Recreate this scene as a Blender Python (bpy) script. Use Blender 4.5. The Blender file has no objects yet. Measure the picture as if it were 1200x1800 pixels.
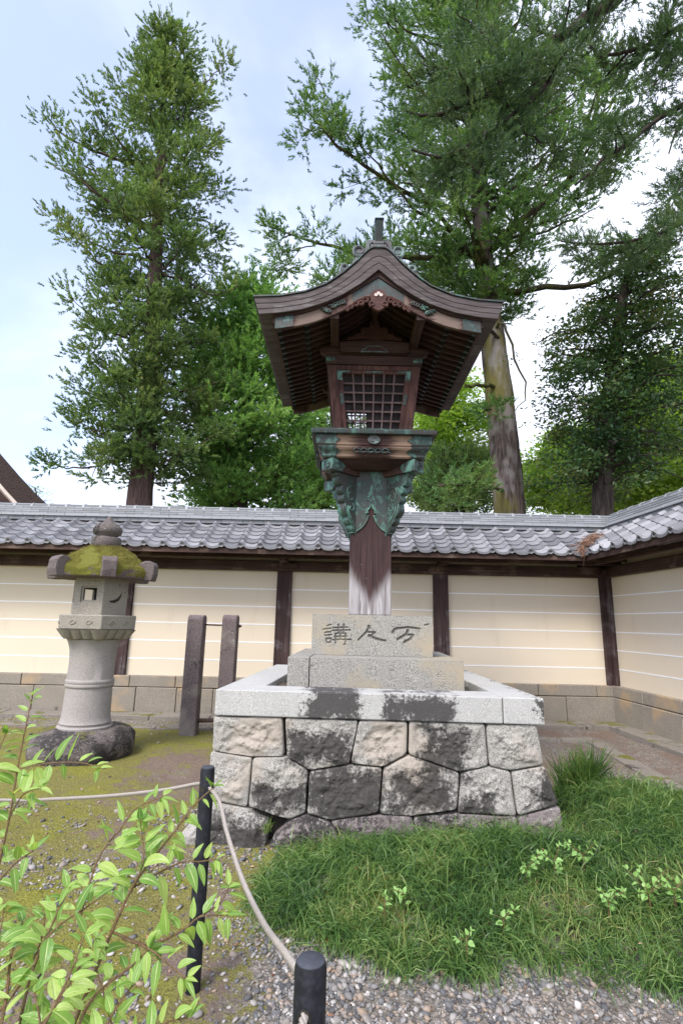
import bpy, math, random
import numpy as np
from mathutils import Vector, Matrix

# ------------------------------------------------------------------ camera, sky, sun, exposure
SC = bpy.context.scene
COL = SC.collection
FPX, PITCH, ROLL, CZ = 906.0, math.radians(12.03), math.radians(1.25), 1.5
_r0 = np.array([1., 0, 0]); _f0 = np.array([0, math.cos(PITCH), math.sin(PITCH)]); _u0 = np.array([0, -math.sin(PITCH), math.cos(PITCH)])
_cr, _sr = math.cos(ROLL), math.sin(ROLL)
cam_r = _cr * _r0 + _sr * _u0; cam_u = -_sr * _r0 + _cr * _u0
cd = bpy.data.cameras.new('camera'); cam = bpy.data.objects.new('camera', cd); COL.objects.link(cam)
cd.sensor_fit = 'HORIZONTAL'; cd.sensor_width = 36; cd.lens = 36 * FPX / 1200; cd.clip_start = .02; cd.clip_end = 3000
Mx = Matrix.Identity(4)
for i in range(3):
    Mx[i][0] = cam_r[i]; Mx[i][1] = cam_u[i]; Mx[i][2] = -_f0[i]
Mx[2][3] = CZ
cam.matrix_world = Mx
SC.camera = cam

SUN_EL, SUN_AZ = math.radians(50), math.radians(212)      # azimuth measured clockwise from +Y
w = bpy.data.worlds.new("World"); SC.world = w; w.use_nodes = True
nt = w.node_tree; nt.nodes.clear()
out = nt.nodes.new('ShaderNodeOutputWorld'); bg = nt.nodes.new('ShaderNodeBackground'); bg.inputs['Strength'].default_value = 0.145
sky = nt.nodes.new('ShaderNodeTexSky'); sky.sky_type = 'NISHITA'; sky.sun_disc = False
sky.sun_elevation = SUN_EL; sky.sun_rotation = SUN_AZ; sky.air_density = 1.0; sky.dust_density = 2.0; sky.ozone_density = 1.5
tc = nt.nodes.new('ShaderNodeTexCoord'); mp = nt.nodes.new('ShaderNodeMapping'); mp.inputs['Scale'].default_value = (1, 1, 1.6)
no = nt.nodes.new('ShaderNodeTexNoise'); no.inputs['Scale'].default_value = 1.5; no.inputs['Detail'].default_value = 7; no.inputs['Roughness'].default_value = .55
no.inputs['Distortion'].default_value = .3
sp = nt.nodes.new('ShaderNodeSeparateXYZ')
rp = nt.nodes.new('ShaderNodeMapRange'); rp.interpolation_type = 'SMOOTHSTEP'
rp.inputs[1].default_value = .30; rp.inputs[2].default_value = .74; rp.inputs[3].default_value = .24; rp.inputs[4].default_value = 1
# more cloud to the right (east) and towards the horizon
m1 = nt.nodes.new('ShaderNodeMath'); m1.operation = 'MULTIPLY_ADD'; m1.inputs[1].default_value = .36
m2 = nt.nodes.new('ShaderNodeMath'); m2.operation = 'MULTIPLY_ADD'; m2.inputs[1].default_value = -.34
m3 = nt.nodes.new('ShaderNodeMath'); m3.operation = 'ADD'; m3.inputs[1].default_value = .20
mx = nt.nodes.new('ShaderNodeMix'); mx.data_type = 'RGBA'; mx.inputs[7].default_value = (7.0, 7.4, 8.7, 1)
L = nt.links.new
L(tc.outputs['Generated'], mp.inputs['Vector']); L(mp.outputs[0], no.inputs['Vector']); L(tc.outputs['Generated'], sp.inputs[0])
L(sp.outputs['X'], m1.inputs[0]); L(no.outputs['Fac'], m1.inputs[2]); L(sp.outputs['Z'], m2.inputs[0]); L(m1.outputs[0], m2.inputs[2])
L(m2.outputs[0], m3.inputs[0]); L(m3.outputs[0], rp.inputs[0]); L(rp.outputs[0], mx.inputs[0])
sm = nt.nodes.new('ShaderNodeMix'); sm.data_type = 'RGBA'; sm.blend_type = 'MULTIPLY'; sm.inputs[0].default_value = 1; sm.inputs[7].default_value = (1.8, 1.72, 1.85, 1)
L(sky.outputs[0], sm.inputs[6]); L(sm.outputs[2], mx.inputs[6]); L(mx.outputs[2], bg.inputs[0]); L(bg.outputs[0], out.inputs[0])

sd = bpy.data.lights.new('sun', 'SUN'); sd.energy = 2.6; sd.angle = math.radians(18); sd.color = (1, .96, .9)
so = bpy.data.objects.new('sun', sd); COL.objects.link(so)
sv = Vector((math.sin(SUN_AZ) * math.cos(SUN_EL), math.cos(SUN_AZ) * math.cos(SUN_EL), math.sin(SUN_EL)))
so.rotation_euler = sv.to_track_quat('Z', 'Y').to_euler(); so.location = (0, 0, 40)
SC.view_settings.view_transform = 'Standard'; SC.view_settings.look = 'None'; SC.view_settings.gamma = 1
SC.view_settings.exposure = 0.55
SC.view_settings.use_curve_mapping = False
SC.render.engine = 'CYCLES'
SC.cycles.max_bounces = 6; SC.cycles.diffuse_bounces = 4; SC.cycles.transmission_bounces = 4; SC.cycles.glossy_bounces = 2

# ------------------------------------------------------------------ helpers
RNG = np.random.default_rng(7)
random.seed(7)

def at(px, py, Y):
    """World point at depth Y seen along one direction (survey helper, in 1200 x 1800 units)."""
    x = (px - 600) / FPX; y = -(py - 900) / FPX
    xr = _cr * x - _sr * y; yr = _sr * x + _cr * y
    d = np.array([xr, math.cos(PITCH) - yr * math.sin(PITCH), math.sin(PITCH) + yr * math.cos(PITCH)])
    return np.array([0, 0, CZ]) + d * (Y / d[1])

def _hash(ix, iy, iz, seed):
    h = (ix.astype(np.int64) * 374761393 + iy.astype(np.int64) * 668265263 + iz.astype(np.int64) * 2147483647 + seed * 1274126177) & 0xffffffff
    h = ((h ^ (h >> 13)) * 1274126177) & 0xffffffff
    h = ((h ^ (h >> 16)) * 2246822519) & 0xffffffff
    return ((h ^ (h >> 15)) & 0xffffff) / float(0xffffff)

def vnoise(p, seed=0):
    p = np.asarray(p, float); f = np.floor(p); t = p - f; t = t * t * (3 - 2 * t); i = f.astype(np.int64)
    r = 0
    for dx in (0, 1):
        for dy in (0, 1):
            for dz in (0, 1):
                wt = (t[..., 0] if dx else 1 - t[..., 0]) * (t[..., 1] if dy else 1 - t[..., 1]) * (t[..., 2] if dz else 1 - t[..., 2])
                r = r + wt * _hash(i[..., 0] + dx, i[..., 1] + dy, i[..., 2] + dz, seed)
    return r

def fbm(p, scale=1, octv=4, seed=0, gain=.5):
    p = np.asarray(p, float) * scale; a = 1; s = 0; n = 0
    for k in range(octv):
        s = s + a * vnoise(p + 17.3 * k, seed + k); n += a; a *= gain; p = p * 2.03
    return s / n            # 0..1, mean .5

def norm(v):
    v = np.asarray(v, float); return v / (np.linalg.norm(v, axis=-1, keepdims=True) + 1e-12)

class MB:
    """Collects geometry (world coordinates) and links it as ONE mesh object."""
    def __init__(s): s.V = []; s.n = 0; s.F = []; s.M = []; s.T = []
    def add(s, V, F, m=0, tint=None):
        V = np.asarray(V, float).reshape(-1, 3)
        s.V.append(V)
        for f in F: s.F.append([int(i) + s.n for i in f]); s.M.append(m)
        s.T.append(np.full(len(V), .5 if tint is None else tint) if np.ndim(tint) == 0 else np.asarray(tint))
        s.n += len(V); return s
    def box(s, c, size, rot=None, m=0, tint=None, jit=0):
        c = np.array(c, float); h = np.array(size, float) / 2
        V = np.array([[x, y, z] for x in (-1, 1) for y in (-1, 1) for z in (-1, 1)], float) * h
        if jit: V = V + RNG.uniform(-jit, jit, V.shape)
        if rot is not None: V = V @ np.array(Matrix(rot).to_3x3() if not isinstance(rot, np.ndarray) else rot).T
        return s.add(V + c, [(0, 1, 3, 2), (4, 6, 7, 5), (0, 4, 5, 1), (2, 3, 7, 6), (0, 2, 6, 4), (1, 5, 7, 3)], m, tint)
    def b(s, x0, x1, y0, y1, z0, z1, m=0, tint=None):
        return s.box(((x0 + x1) / 2, (y0 + y1) / 2, (z0 + z1) / 2), (abs(x1 - x0), abs(y1 - y0), abs(z1 - z0)), None, m, tint)
    def bar(s, p0, p1, wdt, hgt, up=(0, 0, 1), m=0, tint=None):
        p0 = np.array(p0, float); p1 = np.array(p1, float); d = p1 - p0; ln = np.linalg.norm(d); d /= ln
        sd_ = np.cross(d, up); sd_ /= np.linalg.norm(sd_); u = np.cross(sd_, d)
        R = np.stack([sd_, d, u], 1)
        return s.box((p0 + p1) / 2, (wdt, ln, hgt), R, m, tint)
    def hexa(s, bot, top, m=0, tint=None):
        """solid between two quads (4 points each, same winding)"""
        return s.add(list(bot) + list(top), [(3, 2, 1, 0), (4, 5, 6, 7), (0, 1, 5, 4), (1, 2, 6, 5), (2, 3, 7, 6), (3, 0, 4, 7)], m, tint)
    def prism(s, outline, fn, d0, d1, m=0, tint=None):
        """2D outline (a,b), extruded from depth d0 to d1; fn(a,b,d)->world"""
        n = len(outline)
        V = [fn(a, b_, d0) for a, b_ in outline] + [fn(a, b_, d1) for a, b_ in outline]
        F = [tuple(range(n))[::-1], tuple(range(n, 2 * n))] + [(i, (i + 1) % n, n + (i + 1) % n, n + i) for i in range(n)]
        return s.add(V, F, m, tint)
    def tube(s, path, rad, n=8, cap=True, m=0, tint=None, squash=None, noise=0, seed=0):
        P = np.array(path, float); k = len(P); rad = np.ones(k) * rad if np.ndim(rad) == 0 else np.array(rad, float)
        T = np.gradient(P, axis=0); T = norm(T)
        u = np.cross(T[0], (0, 0, 1)); u = np.cross(T[0], (1, 0, 0)) if np.linalg.norm(u) < .1 else u; u = u / np.linalg.norm(u)
        V = []
        for i in range(k):
            u = u - T[i] * (u @ T[i]); u /= np.linalg.norm(u); v = np.cross(T[i], u)
            a = np.arange(n) * 2 * math.pi / n
            ring = P[i] + rad[i] * (np.cos(a)[:, None] * u + np.sin(a)[:, None] * v)
            V.append(ring)
        V = np.concatenate(V)
        if noise:
            c = np.repeat(P, n, 0); V = c + (V - c) * (1 + noise * (fbm(V, 3, 3, seed)[:, None] - .5) * 2)
        F = [(i * n + j, i * n + (j + 1) % n, (i + 1) * n + (j + 1) % n, (i + 1) * n + j) for i in range(k - 1) for j in range(n)]
        if cap: F += [tuple(range(n))[::-1], tuple(range((k - 1) * n, k * n))]
        return s.add(V, F, m, tint)
    def lathe(s, prof, c, n=24, m=0, tint=None, sides=None, rot=0, noise=0, seed=0, dsc=6):
        """prof: (r,z) bottom to top around centre c (world xy, z added)"""
        a = rot + np.arange(n) * 2 * math.pi / n
        V = np.array([[c[0] + r * math.cos(t), c[1] + r * math.sin(t), c[2] + z] for r, z in prof for t in a])
        if noise:
            o = V - np.array(c); d = o.copy(); d[:, 2] *= .4
            V = V + norm(d) * noise * (fbm(V, dsc, 4, seed)[:, None] - .5) * 2
        k = len(prof)
        F = [(i * n + j, i * n + (j + 1) % n, (i + 1) * n + (j + 1) % n, (i + 1) * n + j) for i in range(k - 1) for j in range(n)]
        F += [tuple(range(n))[::-1], tuple(range((k - 1) * n, k * n))]
        return s.add(V, F, m, tint)
    def grid(s, P, m=0, tint=None):
        P = np.asarray(P, float); a, b_ = P.shape[:2]
        F = [(i * b_ + j, i * b_ + j + 1, (i + 1) * b_ + j + 1, (i + 1) * b_ + j) for i in range(a - 1) for j in range(b_ - 1)]
        return s.add(P.reshape(-1, 3), F, m, None if tint is None else (tint if np.ndim(tint) == 0 else np.asarray(tint).reshape(-1)))
    def build(s, name, mats, parent=None, smooth=False, bevel=0, autosmooth=False):
        V = np.concatenate(s.V); off = np.array(parent_loc(parent))
        me = bpy.data.meshes.new(name); me.from_pydata((V - off).tolist(), [], s.F)
        if not isinstance(mats, (list, tuple)): mats = [mats]
        for mm in mats: me.materials.append(mm)
        me.polygons.foreach_set('material_index', s.M)
        at_ = me.attributes.new('tint', 'FLOAT', 'POINT'); at_.data.foreach_set('value', np.concatenate(s.T).astype(np.float32))
        if smooth: me.polygons.foreach_set('use_smooth', [True] * len(s.F))
        me.update()
        if autosmooth:
            try: me.set_sharp_from_angle(angle=math.radians(autosmooth))
            except Exception: pass
        o = link(name, me, parent)
        if bevel:
            md = o.modifiers.new('bevel', 'BEVEL'); md.width = bevel; md.segments = 2; md.limit_method = 'ANGLE'; md.angle_limit = math.radians(40)
        return o

LOCS = {}
def parent_loc(p):
    if p is None: return (0, 0, 0)
    return LOCS.get(p.name, (0, 0, 0))
def link(name, me, parent=None):
    o = bpy.data.objects.new(name, me); COL.objects.link(o)
    if parent is not None:
        o.parent = parent; LOCS[o.name] = parent_loc(parent)      # children share the thing's origin
    return o
def thing(name, label, cat, loc, group=None):
    o = bpy.data.objects.new(name, None); COL.objects.link(o); o.location = loc; o.empty_display_size = .2
    LOCS[o.name] = tuple(loc); o['label'] = label; o['category'] = cat
    if group: o['group'] = group
    return o
def tag(o, label, cat, group=None, kind=None):
    if label: o['label'] = label
    if cat: o['category'] = cat
    if group: o['group'] = group
    if kind: o['kind'] = kind
    return o
def copy_thing(root, dl):
    r = root.copy(); COL.objects.link(r); r.location = Vector(root.location) + Vector(dl); LOCS[r.name] = tuple(r.location)
    for ch in list(root.children):
        c = ch.copy(); COL.objects.link(c); c.parent = r
        for g in ch.children:
            e = g.copy(); COL.objects.link(e); e.parent = c
    return r

def raw_mesh(name, V, nv, mat, parent=None, smooth=False, tint=None):
    """V: (N*nv,3) separate polygons of nv corners (or (V,F) with shared verts)"""
    off = np.array(parent_loc(parent))
    if isinstance(V, tuple): V, F = V; F = np.asarray(F)
    else: F = np.arange(len(V)).reshape(-1, nv)
    V = np.asarray(V) - off
    me = bpy.data.meshes.new(name)
    me.vertices.add(len(V)); me.vertices.foreach_set('co', V.astype(np.float32).ravel())
    me.loops.add(F.size); me.loops.foreach_set('vertex_index', F.astype(np.int32).ravel())
    me.polygons.add(len(F)); me.polygons.foreach_set('loop_start', np.arange(len(F), dtype=np.int32) * F.shape[1])
    try: me.polygons.foreach_set('loop_total', np.full(len(F), F.shape[1], dtype=np.int32))
    except Exception: pass
    if smooth: me.polygons.foreach_set('use_smooth', np.ones(len(F), bool))
    if tint is not None:
        a = me.attributes.new('tint', 'FLOAT', 'POINT'); a.data.foreach_set('value', np.asarray(tint, np.float32))
    me.materials.append(mat); me.update(calc_edges=True); me.validate()
    return link(name, me, parent)

# ------------------------------------------------------------------ materials
class NG:
    def __init__(s, name, rough=.8, spec=.3):
        s.m = bpy.data.materials.new(name); s.m.use_nodes = True; s.nt = s.m.node_tree; s.nt.nodes.clear()
        s.out = s.N('ShaderNodeOutputMaterial'); s.b = s.N('ShaderNodeBsdfPrincipled')
        s.b.inputs['Roughness'].default_value = rough; s.b.inputs['Specular IOR Level'].default_value = spec
        s.L(s.b.outputs[0], s.out.inputs[0]); s._tc = None; s._geo = None
    def N(s, t): return s.nt.nodes.new(t)
    def L(s, a, b): s.nt.links.new(a, b)
    def setin(s, sock, v):
        if isinstance(v, bpy.types.NodeSocket): s.L(v, sock)
        elif isinstance(v, (tuple, list)): sock.default_value = tuple(v) + ((1,) if len(v) == 3 and sock.type == 'RGBA' else ())
        else: sock.default_value = v
    def obj(s):
        if not s._tc: s._tc = s.N('ShaderNodeTexCoord')
        return s._tc.outputs['Object']
    def pos(s):
        if not s._geo: s._geo = s.N('ShaderNodeNewGeometry')
        return s._geo.outputs['Position']
    def island(s): s.pos(); return s._geo.outputs['Random Per Island']
    def up(s):
        s.pos(); x = s.N('ShaderNodeSeparateXYZ'); s.L(s._geo.outputs['Normal'], x.inputs[0]); return x.outputs[2]
    def sep(s, v):
        x = s.N('ShaderNodeSeparateXYZ'); s.L(v, x.inputs[0]); return x.outputs
    def map(s, v, sc=(1, 1, 1), loc=(0, 0, 0), rot=(0, 0, 0)):
        x = s.N('ShaderNodeMapping'); s.L(v, x.inputs[0]); x.inputs['Scale'].default_value = sc; x.inputs['Location'].default_value = loc; x.inputs['Rotation'].default_value = rot; return x.outputs[0]
    def noise(s, v, scale=5, detail=4, rough=.55, dist=0):
        x = s.N('ShaderNodeTexNoise'); s.L(v, x.inputs['Vector']); x.inputs['Scale'].default_value = scale; x.inputs['Detail'].default_value = detail
        x.inputs['Roughness'].default_value = rough; x.inputs['Distortion'].default_value = dist; return x.outputs['Fac']
    def vor(s, v, scale=5, feat='F1', out='Distance', rand=1):
        x = s.N('ShaderNodeTexVoronoi'); x.feature = feat; s.L(v, x.inputs['Vector']); x.inputs['Scale'].default_value = scale; x.inputs['Randomness'].default_value = rand; return x.outputs[out]
    def ramp(s, f, stops, interp='LINEAR'):
        x = s.N('ShaderNodeValToRGB'); x.color_ramp.interpolation = interp; e = x.color_ramp.elements
        while len(e) < len(stops): e.new(.5)
        for el, (p, c) in zip(e, stops):
            el.position = p; el.color = (c, c, c, 1) if isinstance(c, (int, float)) else tuple(c) + (1,)
        s.setin(x.inputs[0], f); return x.outputs[0]
    def rng(s, f, a, b_, c=0, d=1, smooth=True):
        x = s.N('ShaderNodeMapRange'); x.interpolation_type = 'SMOOTHSTEP' if smooth else 'LINEAR'
        s.setin(x.inputs[0], f); x.inputs[1].default_value = a; x.inputs[2].default_value = b_; x.inputs[3].default_value = c; x.inputs[4].default_value = d; return x.outputs[0]
    def mix(s, f, a, b_, mode='MIX'):
        x = s.N('ShaderNodeMix'); x.data_type = 'RGBA'; x.blend_type = mode; s.setin(x.inputs[0], f); s.setin(x.inputs[6], a); s.setin(x.inputs[7], b_); return x.outputs[2]
    def math(s, op, a, b_=0, c=0):
        x = s.N('ShaderNodeMath'); x.operation = op; s.setin(x.inputs[0], a); s.setin(x.inputs[1], b_); s.setin(x.inputs[2], c); return x.outputs[0]
    def attr(s, n='tint'):
        x = s.N('ShaderNodeAttribute'); x.attribute_name = n; return x.outputs['Fac']
    def col(s, c): s.setin(s.b.inputs['Base Color'], c)
    def rgh(s, c): s.setin(s.b.inputs['Roughness'], c)
    def bump(s, h, strength=.5, dist=.01, prev=None):
        x = s.N('ShaderNodeBump'); s.setin(x.inputs['Height'], h); x.inputs['Strength'].default_value = strength; x.inputs['Distance'].default_value = dist
        if prev is not None: s.L(prev, x.inputs['Normal'])
        s.L(x.outputs[0], s.b.inputs['Normal']); return x.outputs[0]

def stone(name, base, dark=.5, speck=220, stain=None, stainamt=.0, warm=None, moss=0, bumpd=.004, bscale=60, black_boxes=None, lichen=0, top=0, big=0, carve=0):
    g = NG(name, .9, .25); P = g.pos()
    c = g.mix(g.noise(P, 3.5, 5, .6), tuple(v * .8 for v in base), tuple(min(1, v * 1.15) for v in base))
    sp1 = g.ramp(g.noise(P, speck, 2, .6), [(.36, dark), (.5, 1), (.64, 1.25)])
    c = g.mix(1, c, sp1, 'MULTIPLY')
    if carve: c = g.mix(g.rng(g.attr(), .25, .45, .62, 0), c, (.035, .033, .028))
    if warm: c = g.mix(g.rng(g.noise(P, 2.2, 4), .5, .68), c, warm)
    if stainamt:
        f = g.noise(P, 3.2, 8, .68, .4); f2 = g.noise(P, 40, 4, .7)
        k = g.math('MULTIPLY_ADD', f2, .42, g.math('MULTIPLY', f, 1.0))
        c = g.mix(g.rng(k, .88 - stainamt * .26, 1.0 - stainamt * .26, 0, .9), c, (.026, .024, .024))
    if black_boxes:
        X, Y, Z = g.sep(P)
        nz = g.math('MULTIPLY_ADD', g.noise(P, 45, 5, .75), .20 + .16 * big, g.math('MULTIPLY', g.noise(P, 7, 5, .7), .22 + .24 * big))
        tot = 0
        for (x0, x1, z0, z1, e) in black_boxes:
            dx = g.math('SUBTRACT', g.math('ABSOLUTE', g.math('SUBTRACT', X, (x0 + x1) / 2)), (x1 - x0) / 2)
            dz = g.math('SUBTRACT', g.math('ABSOLUTE', g.math('SUBTRACT', Z, (z0 + z1) / 2)), (z1 - z0) / 2)
            d = g.math('ADD', g.math('MAXIMUM', dx, dz), g.math('SUBTRACT', nz, .21 + .20 * big))
            tot = g.math('MAXIMUM', tot, g.rng(d, e, -e * .6))
        c = g.mix(g.math('MULTIPLY', tot, .90), c, g.mix(g.noise(P, 70, 4, .8), (.010, .009, .009), (.050, .047, .044)))
    if lichen:
        k = g.math('MULTIPLY_ADD', g.noise(P, 42, 4, .75), 1.1, g.math('MULTIPLY', g.noise(P, 5, 4, .6), .8))
        c = g.mix(g.rng(k, 1.24 - lichen * .16, 1.32 - lichen * .16, 0, .75), c, (.36, .37, .33))
    if moss:
        k = g.math('MULTIPLY_ADD', g.noise(P, 30, 4, .7), .3, g.noise(P, 3, 5, .6))
        k = g.math('MULTIPLY_ADD', g.up(), .25, k)
        c = g.mix(g.rng(k, .98 - moss * .35, 1.04 - moss * .35), c, g.mix(g.noise(P, 60, 3), (.06, .07, .012), (.19, .18, .03)))
    g.col(c)
    g.bump(g.math('MULTIPLY_ADD', g.noise(P, bscale, 6, .7), 1, g.math('MULTIPLY', g.noise(P, bscale * 5, 2), .3)), .9, bumpd)
    return g.m

def wood(name, a, b_, axis='z', sc=1.0, pale=None, rough=.75, gloss=.25, bump=.003):
    g = NG(name, rough, gloss); P = g.obj()
    k = {'x': (1.2, 22, 22), 'y': (22, 1.2, 22), 'z': (22, 22, 1.2)}[axis]
    k = tuple(v * sc for v in k)
    oi = g.N('ShaderNodeObjectInfo'); v = g.N('ShaderNodeVectorMath'); v.operation = 'ADD'
    cm = g.N('ShaderNodeCombineXYZ'); r = g.math('MULTIPLY', oi.outputs['Random'], 40)
    for i in range(3): g.L(r, cm.inputs[i])
    g.L(P, v.inputs[0]); g.L(cm.outputs[0], v.inputs[1])
    Q = g.map(v.outputs[0], k)
    n1 = g.noise(Q, 1.2, 8, .65, 1.2); n2 = g.noise(P, 2.3, 3)
    c = g.mix(g.rng(n1, .3, .7), a, b_)
    c = g.mix(g.rng(n2, .4, .75, 0, .6), c, tuple(x * .45 for x in a))
    if pale: c = g.mix(g.rng(g.math('MULTIPLY_ADD', n1, .5, g.noise(P, 3.1, 4)), .78, .98), c, pale)
    g.col(c); g.bump(n1, .7, bump); return g.m

def copper(name, dark=(.015, .024, .024), mid=(.026, .052, .049), light=(.075, .155, .13), amt=.5, warm=(.034, .030, .026)):
    g = NG(name, .55, .5); P = g.obj()
    n = g.noise(P, 5, 7, .65, .8); n2 = g.noise(g.map(P, (2, 2, 1.2)), 3.1, 5, .6, 1.5)
    c = g.mix(g.rng(n, .42, .62), warm, mid); c = g.mix(g.rng(n2, .42, .6), c, dark)
    c = g.mix(g.rng(g.math('MULTIPLY_ADD', g.noise(P, 30, 4, .7), .3, n2), .70 - .1 * amt, .86 - .1 * amt, 0, .9), c, light)
    g.col(c); g.rgh(g.rng(n, .2, .8, .4, .75)); g.bump(n, .35, .004); g.b.inputs['Metallic'].default_value = .15; return g.m

def leafmat(name, cols, nscale=1.2, trans=.35, rough=.5, isl=.5, vein=False):
    g = NG(name, rough, .35); P = g.pos()
    f = g.math('MULTIPLY_ADD', g.island(), isl, g.math('MULTIPLY', g.rng(g.noise(P, nscale, 4, .6), .3, .7), 1 - isl))
    c = g.ramp(f, [(i / (len(cols) - 1), cc) for i, cc in enumerate(cols)])
    if vein:
        c = g.mix(g.rng(g.noise(P, 55, 3, .6), .5, .8, 0, .4), c, (.10, .20, .04)); c = g.mix(g.rng(g.attr(), .16, .02, 0, .75), c, (.50, .60, .26)); g.bump(g.math('MULTIPLY_ADD', g.rng(g.attr(), 0, .3), 1, g.noise(P, 160, 2)), .5, .002)
    g.col(c)
    t = g.N('ShaderNodeBsdfTranslucent'); g.L(g.mix(1, c, (1.5, 1.5, .7), 'MULTIPLY'), t.inputs[0])
    mx_ = g.N('ShaderNodeMixShader'); mx_.inputs[0].default_value = trans
    g.L(g.b.outputs[0], mx_.inputs[1]); g.L(t.outputs[0], mx_.inputs[2]); g.L(mx_.outputs[0], g.out.inputs[0])
    return g.m

def bark(name, a, b_, moss=None, pale=None, sc=1):
    g = NG(name, .9, .2); P = g.obj()
    n = g.noise(g.map(P, (9 * sc, 9 * sc, .9 * sc)), 1.6, 8, .7, .6)
    c = g.mix(g.rng(n, .35, .68), a, b_)
    if pale: c = g.mix(g.rng(g.noise(g.map(P, (1, 1, .4)), 1.6, 5, .6), .48, .6, 0, .8), c, pale)
    if moss: c = g.mix(g.rng(g.noise(g.map(P, (1, 1, .35), (4, 0, 0)), 1.3, 6, .65), .46, .6, 0, .9), c, moss)
    g.col(c); g.bump(n, 1, .03); return g.m

M = {}
g = NG('cream_plaster', .9, .2); P = g.pos()
c = g.mix(g.noise(P, 1.3, 4), (.61, .535, .415), (.67, .595, .465)); c = g.mix(g.rng(g.noise(g.map(P, (3, 3, .6)), 1.5, 6, .6), .55, .8, 0, .35), c, (.48, .40, .29))
c = g.mix(g.rng(g.noise(P, 9, 6, .8), .74, .8, 0, .35), c, (.3, .25, .18))
g.col(c); g.bump(g.noise(P, 40, 4), .25, .003); M['plaster'] = g.m
g = NG('white_line', .8, .2); g.col(g.mix(g.noise(g.pos(), 8), (.76, .78, .80), (.9, .91, .93))); M['line'] = g.m
M['wallwood'] = wood('dark_wall_timber', (.036, .020, .016), (.075, .043, .033), 'x', .6, pale=(.13, .09, .07))
M['wallpost'] = wood('dark_post_timber', (.032, .018, .017), (.072, .045, .042), 'z', .6, pale=(.13, .115, .12))
M['wallwoody'] = wood('dark_wall_timber_side', (.036, .020, .016), (.075, .043, .033), 'y', .6, pale=(.13, .09, .07))
M['rafterend'] = wood('rafter_timber', (.08, .05, .04), (.17, .11, .09), 'y', 1)
M['wood_x'] = wood('lantern_wood_x', (.028, .015, .013), (.078, .042, .035), 'x', 1.2)
M['wood_y'] = wood('lantern_wood_y', (.028, .015, .013), (.090, .050, .041), 'y', 1.2)
M['wood_z'] = wood('lantern_wood_z', (.032, .015, .013), (.115, .054, .043), 'z', 1.2)
M['wood_pale'] = wood('weathered_board', (.045, .024, .022), (.115, .068, .056), 'x', 1.0, pale=(.30, .21, .15))
M['wood_dark'] = wood('dark_board', (.022, .010, .008), (.05, .024, .018), 'x', 1)
M['lattice'] = wood('lattice_wood', (.07, .045, .042), (.16, .11, .105), 'z', 2)
g = NG('bleached_ledge_wood', .8, .25); P = g.obj(); X, Y, Z = g.sep(P)
nn0 = g.noise(g.map(P, (1.5, 1.5, 26)), 2.2, 7, .65, 1.2); al = g.math('MINIMUM', g.math('ABSOLUTE', X), g.math('ABSOLUTE', Y))
c = g.mix(g.rng(nn0, .35, .7), (.030, .015, .014), (.085, .048, .042)); c = g.mix(g.rng(g.math('MULTIPLY_ADD', nn0, .30, al), .26, .42, 0, .85), c, (.26, .18, .13)); g.col(c); g.bump(nn0, .6, .003); M['ledge'] = g.m
g = NG('bleached_barge_wood', .8, .25); P = g.obj(); X, Y, Z = g.sep(P)
nn0 = g.noise(g.map(P, (2, 2, 24)), 2.2, 7, .65, 1.2); al = g.math('ABSOLUTE', X)
c = g.mix(g.rng(nn0, .35, .7), (.045, .024, .021), (.11, .065, .055)); k1 = g.rng(g.math('ABSOLUTE', g.math('SUBTRACT', al, .60)), .24, .02); k2 = g.rng(g.math('ABSOLUTE', g.math('SUBTRACT', al, .235)), .07, .0)
c = g.mix(g.rng(g.math('MULTIPLY_ADD', nn0, .9, g.math('MULTIPLY', g.math('MAXIMUM', k1, k2), .8)), .72, 1.05, 0, .85), c, (.17, .128, .105)); g.col(c); g.bump(nn0, .6, .003); M['barge'] = g.m
M['carved'] = wood('carved_wood', (.045, .022, .02), (.11, .05, .04), 'x', 2)
M['shell'] = wood('roof_edge_board', (.058, .046, .045), (.112, .096, .096), 'x', .8, pale=(.15, .138, .135))
M['copper'] = copper('green_copper')
M['copper_b'] = copper('bright_green_copper', light=(.085, .20, .16), mid=(.028, .052, .046), dark=(.020, .026, .025), warm=(.040, .040, .034), amt=.75)
M['copper_l'] = copper('pale_green_copper', light=(.14, .30, .23), mid=(.08, .17, .13), dark=(.05, .10, .08), warm=(.06, .10, .08), amt=.8)
M['copper_d'] = copper('dark_copper', mid=(.03, .07, .066), light=(.06, .16, .13), amt=.1)
M['copper_g'] = copper('grey_copper', dark=(.07, .085, .085), mid=(.10, .12, .12), light=(.15, .24, .21), warm=(.06, .055, .06), amt=.3)
g = NG('dark_mesh', .6, .4); g.col((.10, .095, .10)); M['mesh'] = g.m
# wooden post: dark above, bleached at its foot
g = NG('weathered_post_wood', .8, .25); P = g.pos(); X, Y, Z = g.sep(P)
gr = g.noise(g.map(P, (26, 26, 1.1)), 1.3, 8, .7, .8)
arch = g.math('MULTIPLY', g.math('ABSOLUTE', g.math('SUBTRACT', X, .29)), 1.1)
h = g.math('ADD', g.math('ADD', Z, g.math('MULTIPLY', gr, .42)), g.math('MULTIPLY', arch, -1.3))
c = g.mix(g.rng(gr, .3, .7), (.022, .012, .013), (.065, .036, .034))
c = g.mix(g.rng(h, 2.00, 1.80), c, g.mix(g.rng(gr, .35, .65), (.15, .13, .13), (.43, .42, .42)))
c = g.mix(g.rng(g.noise(P, 14, 6, .7), .66, .72, 0, .7), c, (.60, .58, .55))
g.col(c); g.bump(gr, .9, .006); M['post'] = g.m
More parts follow.
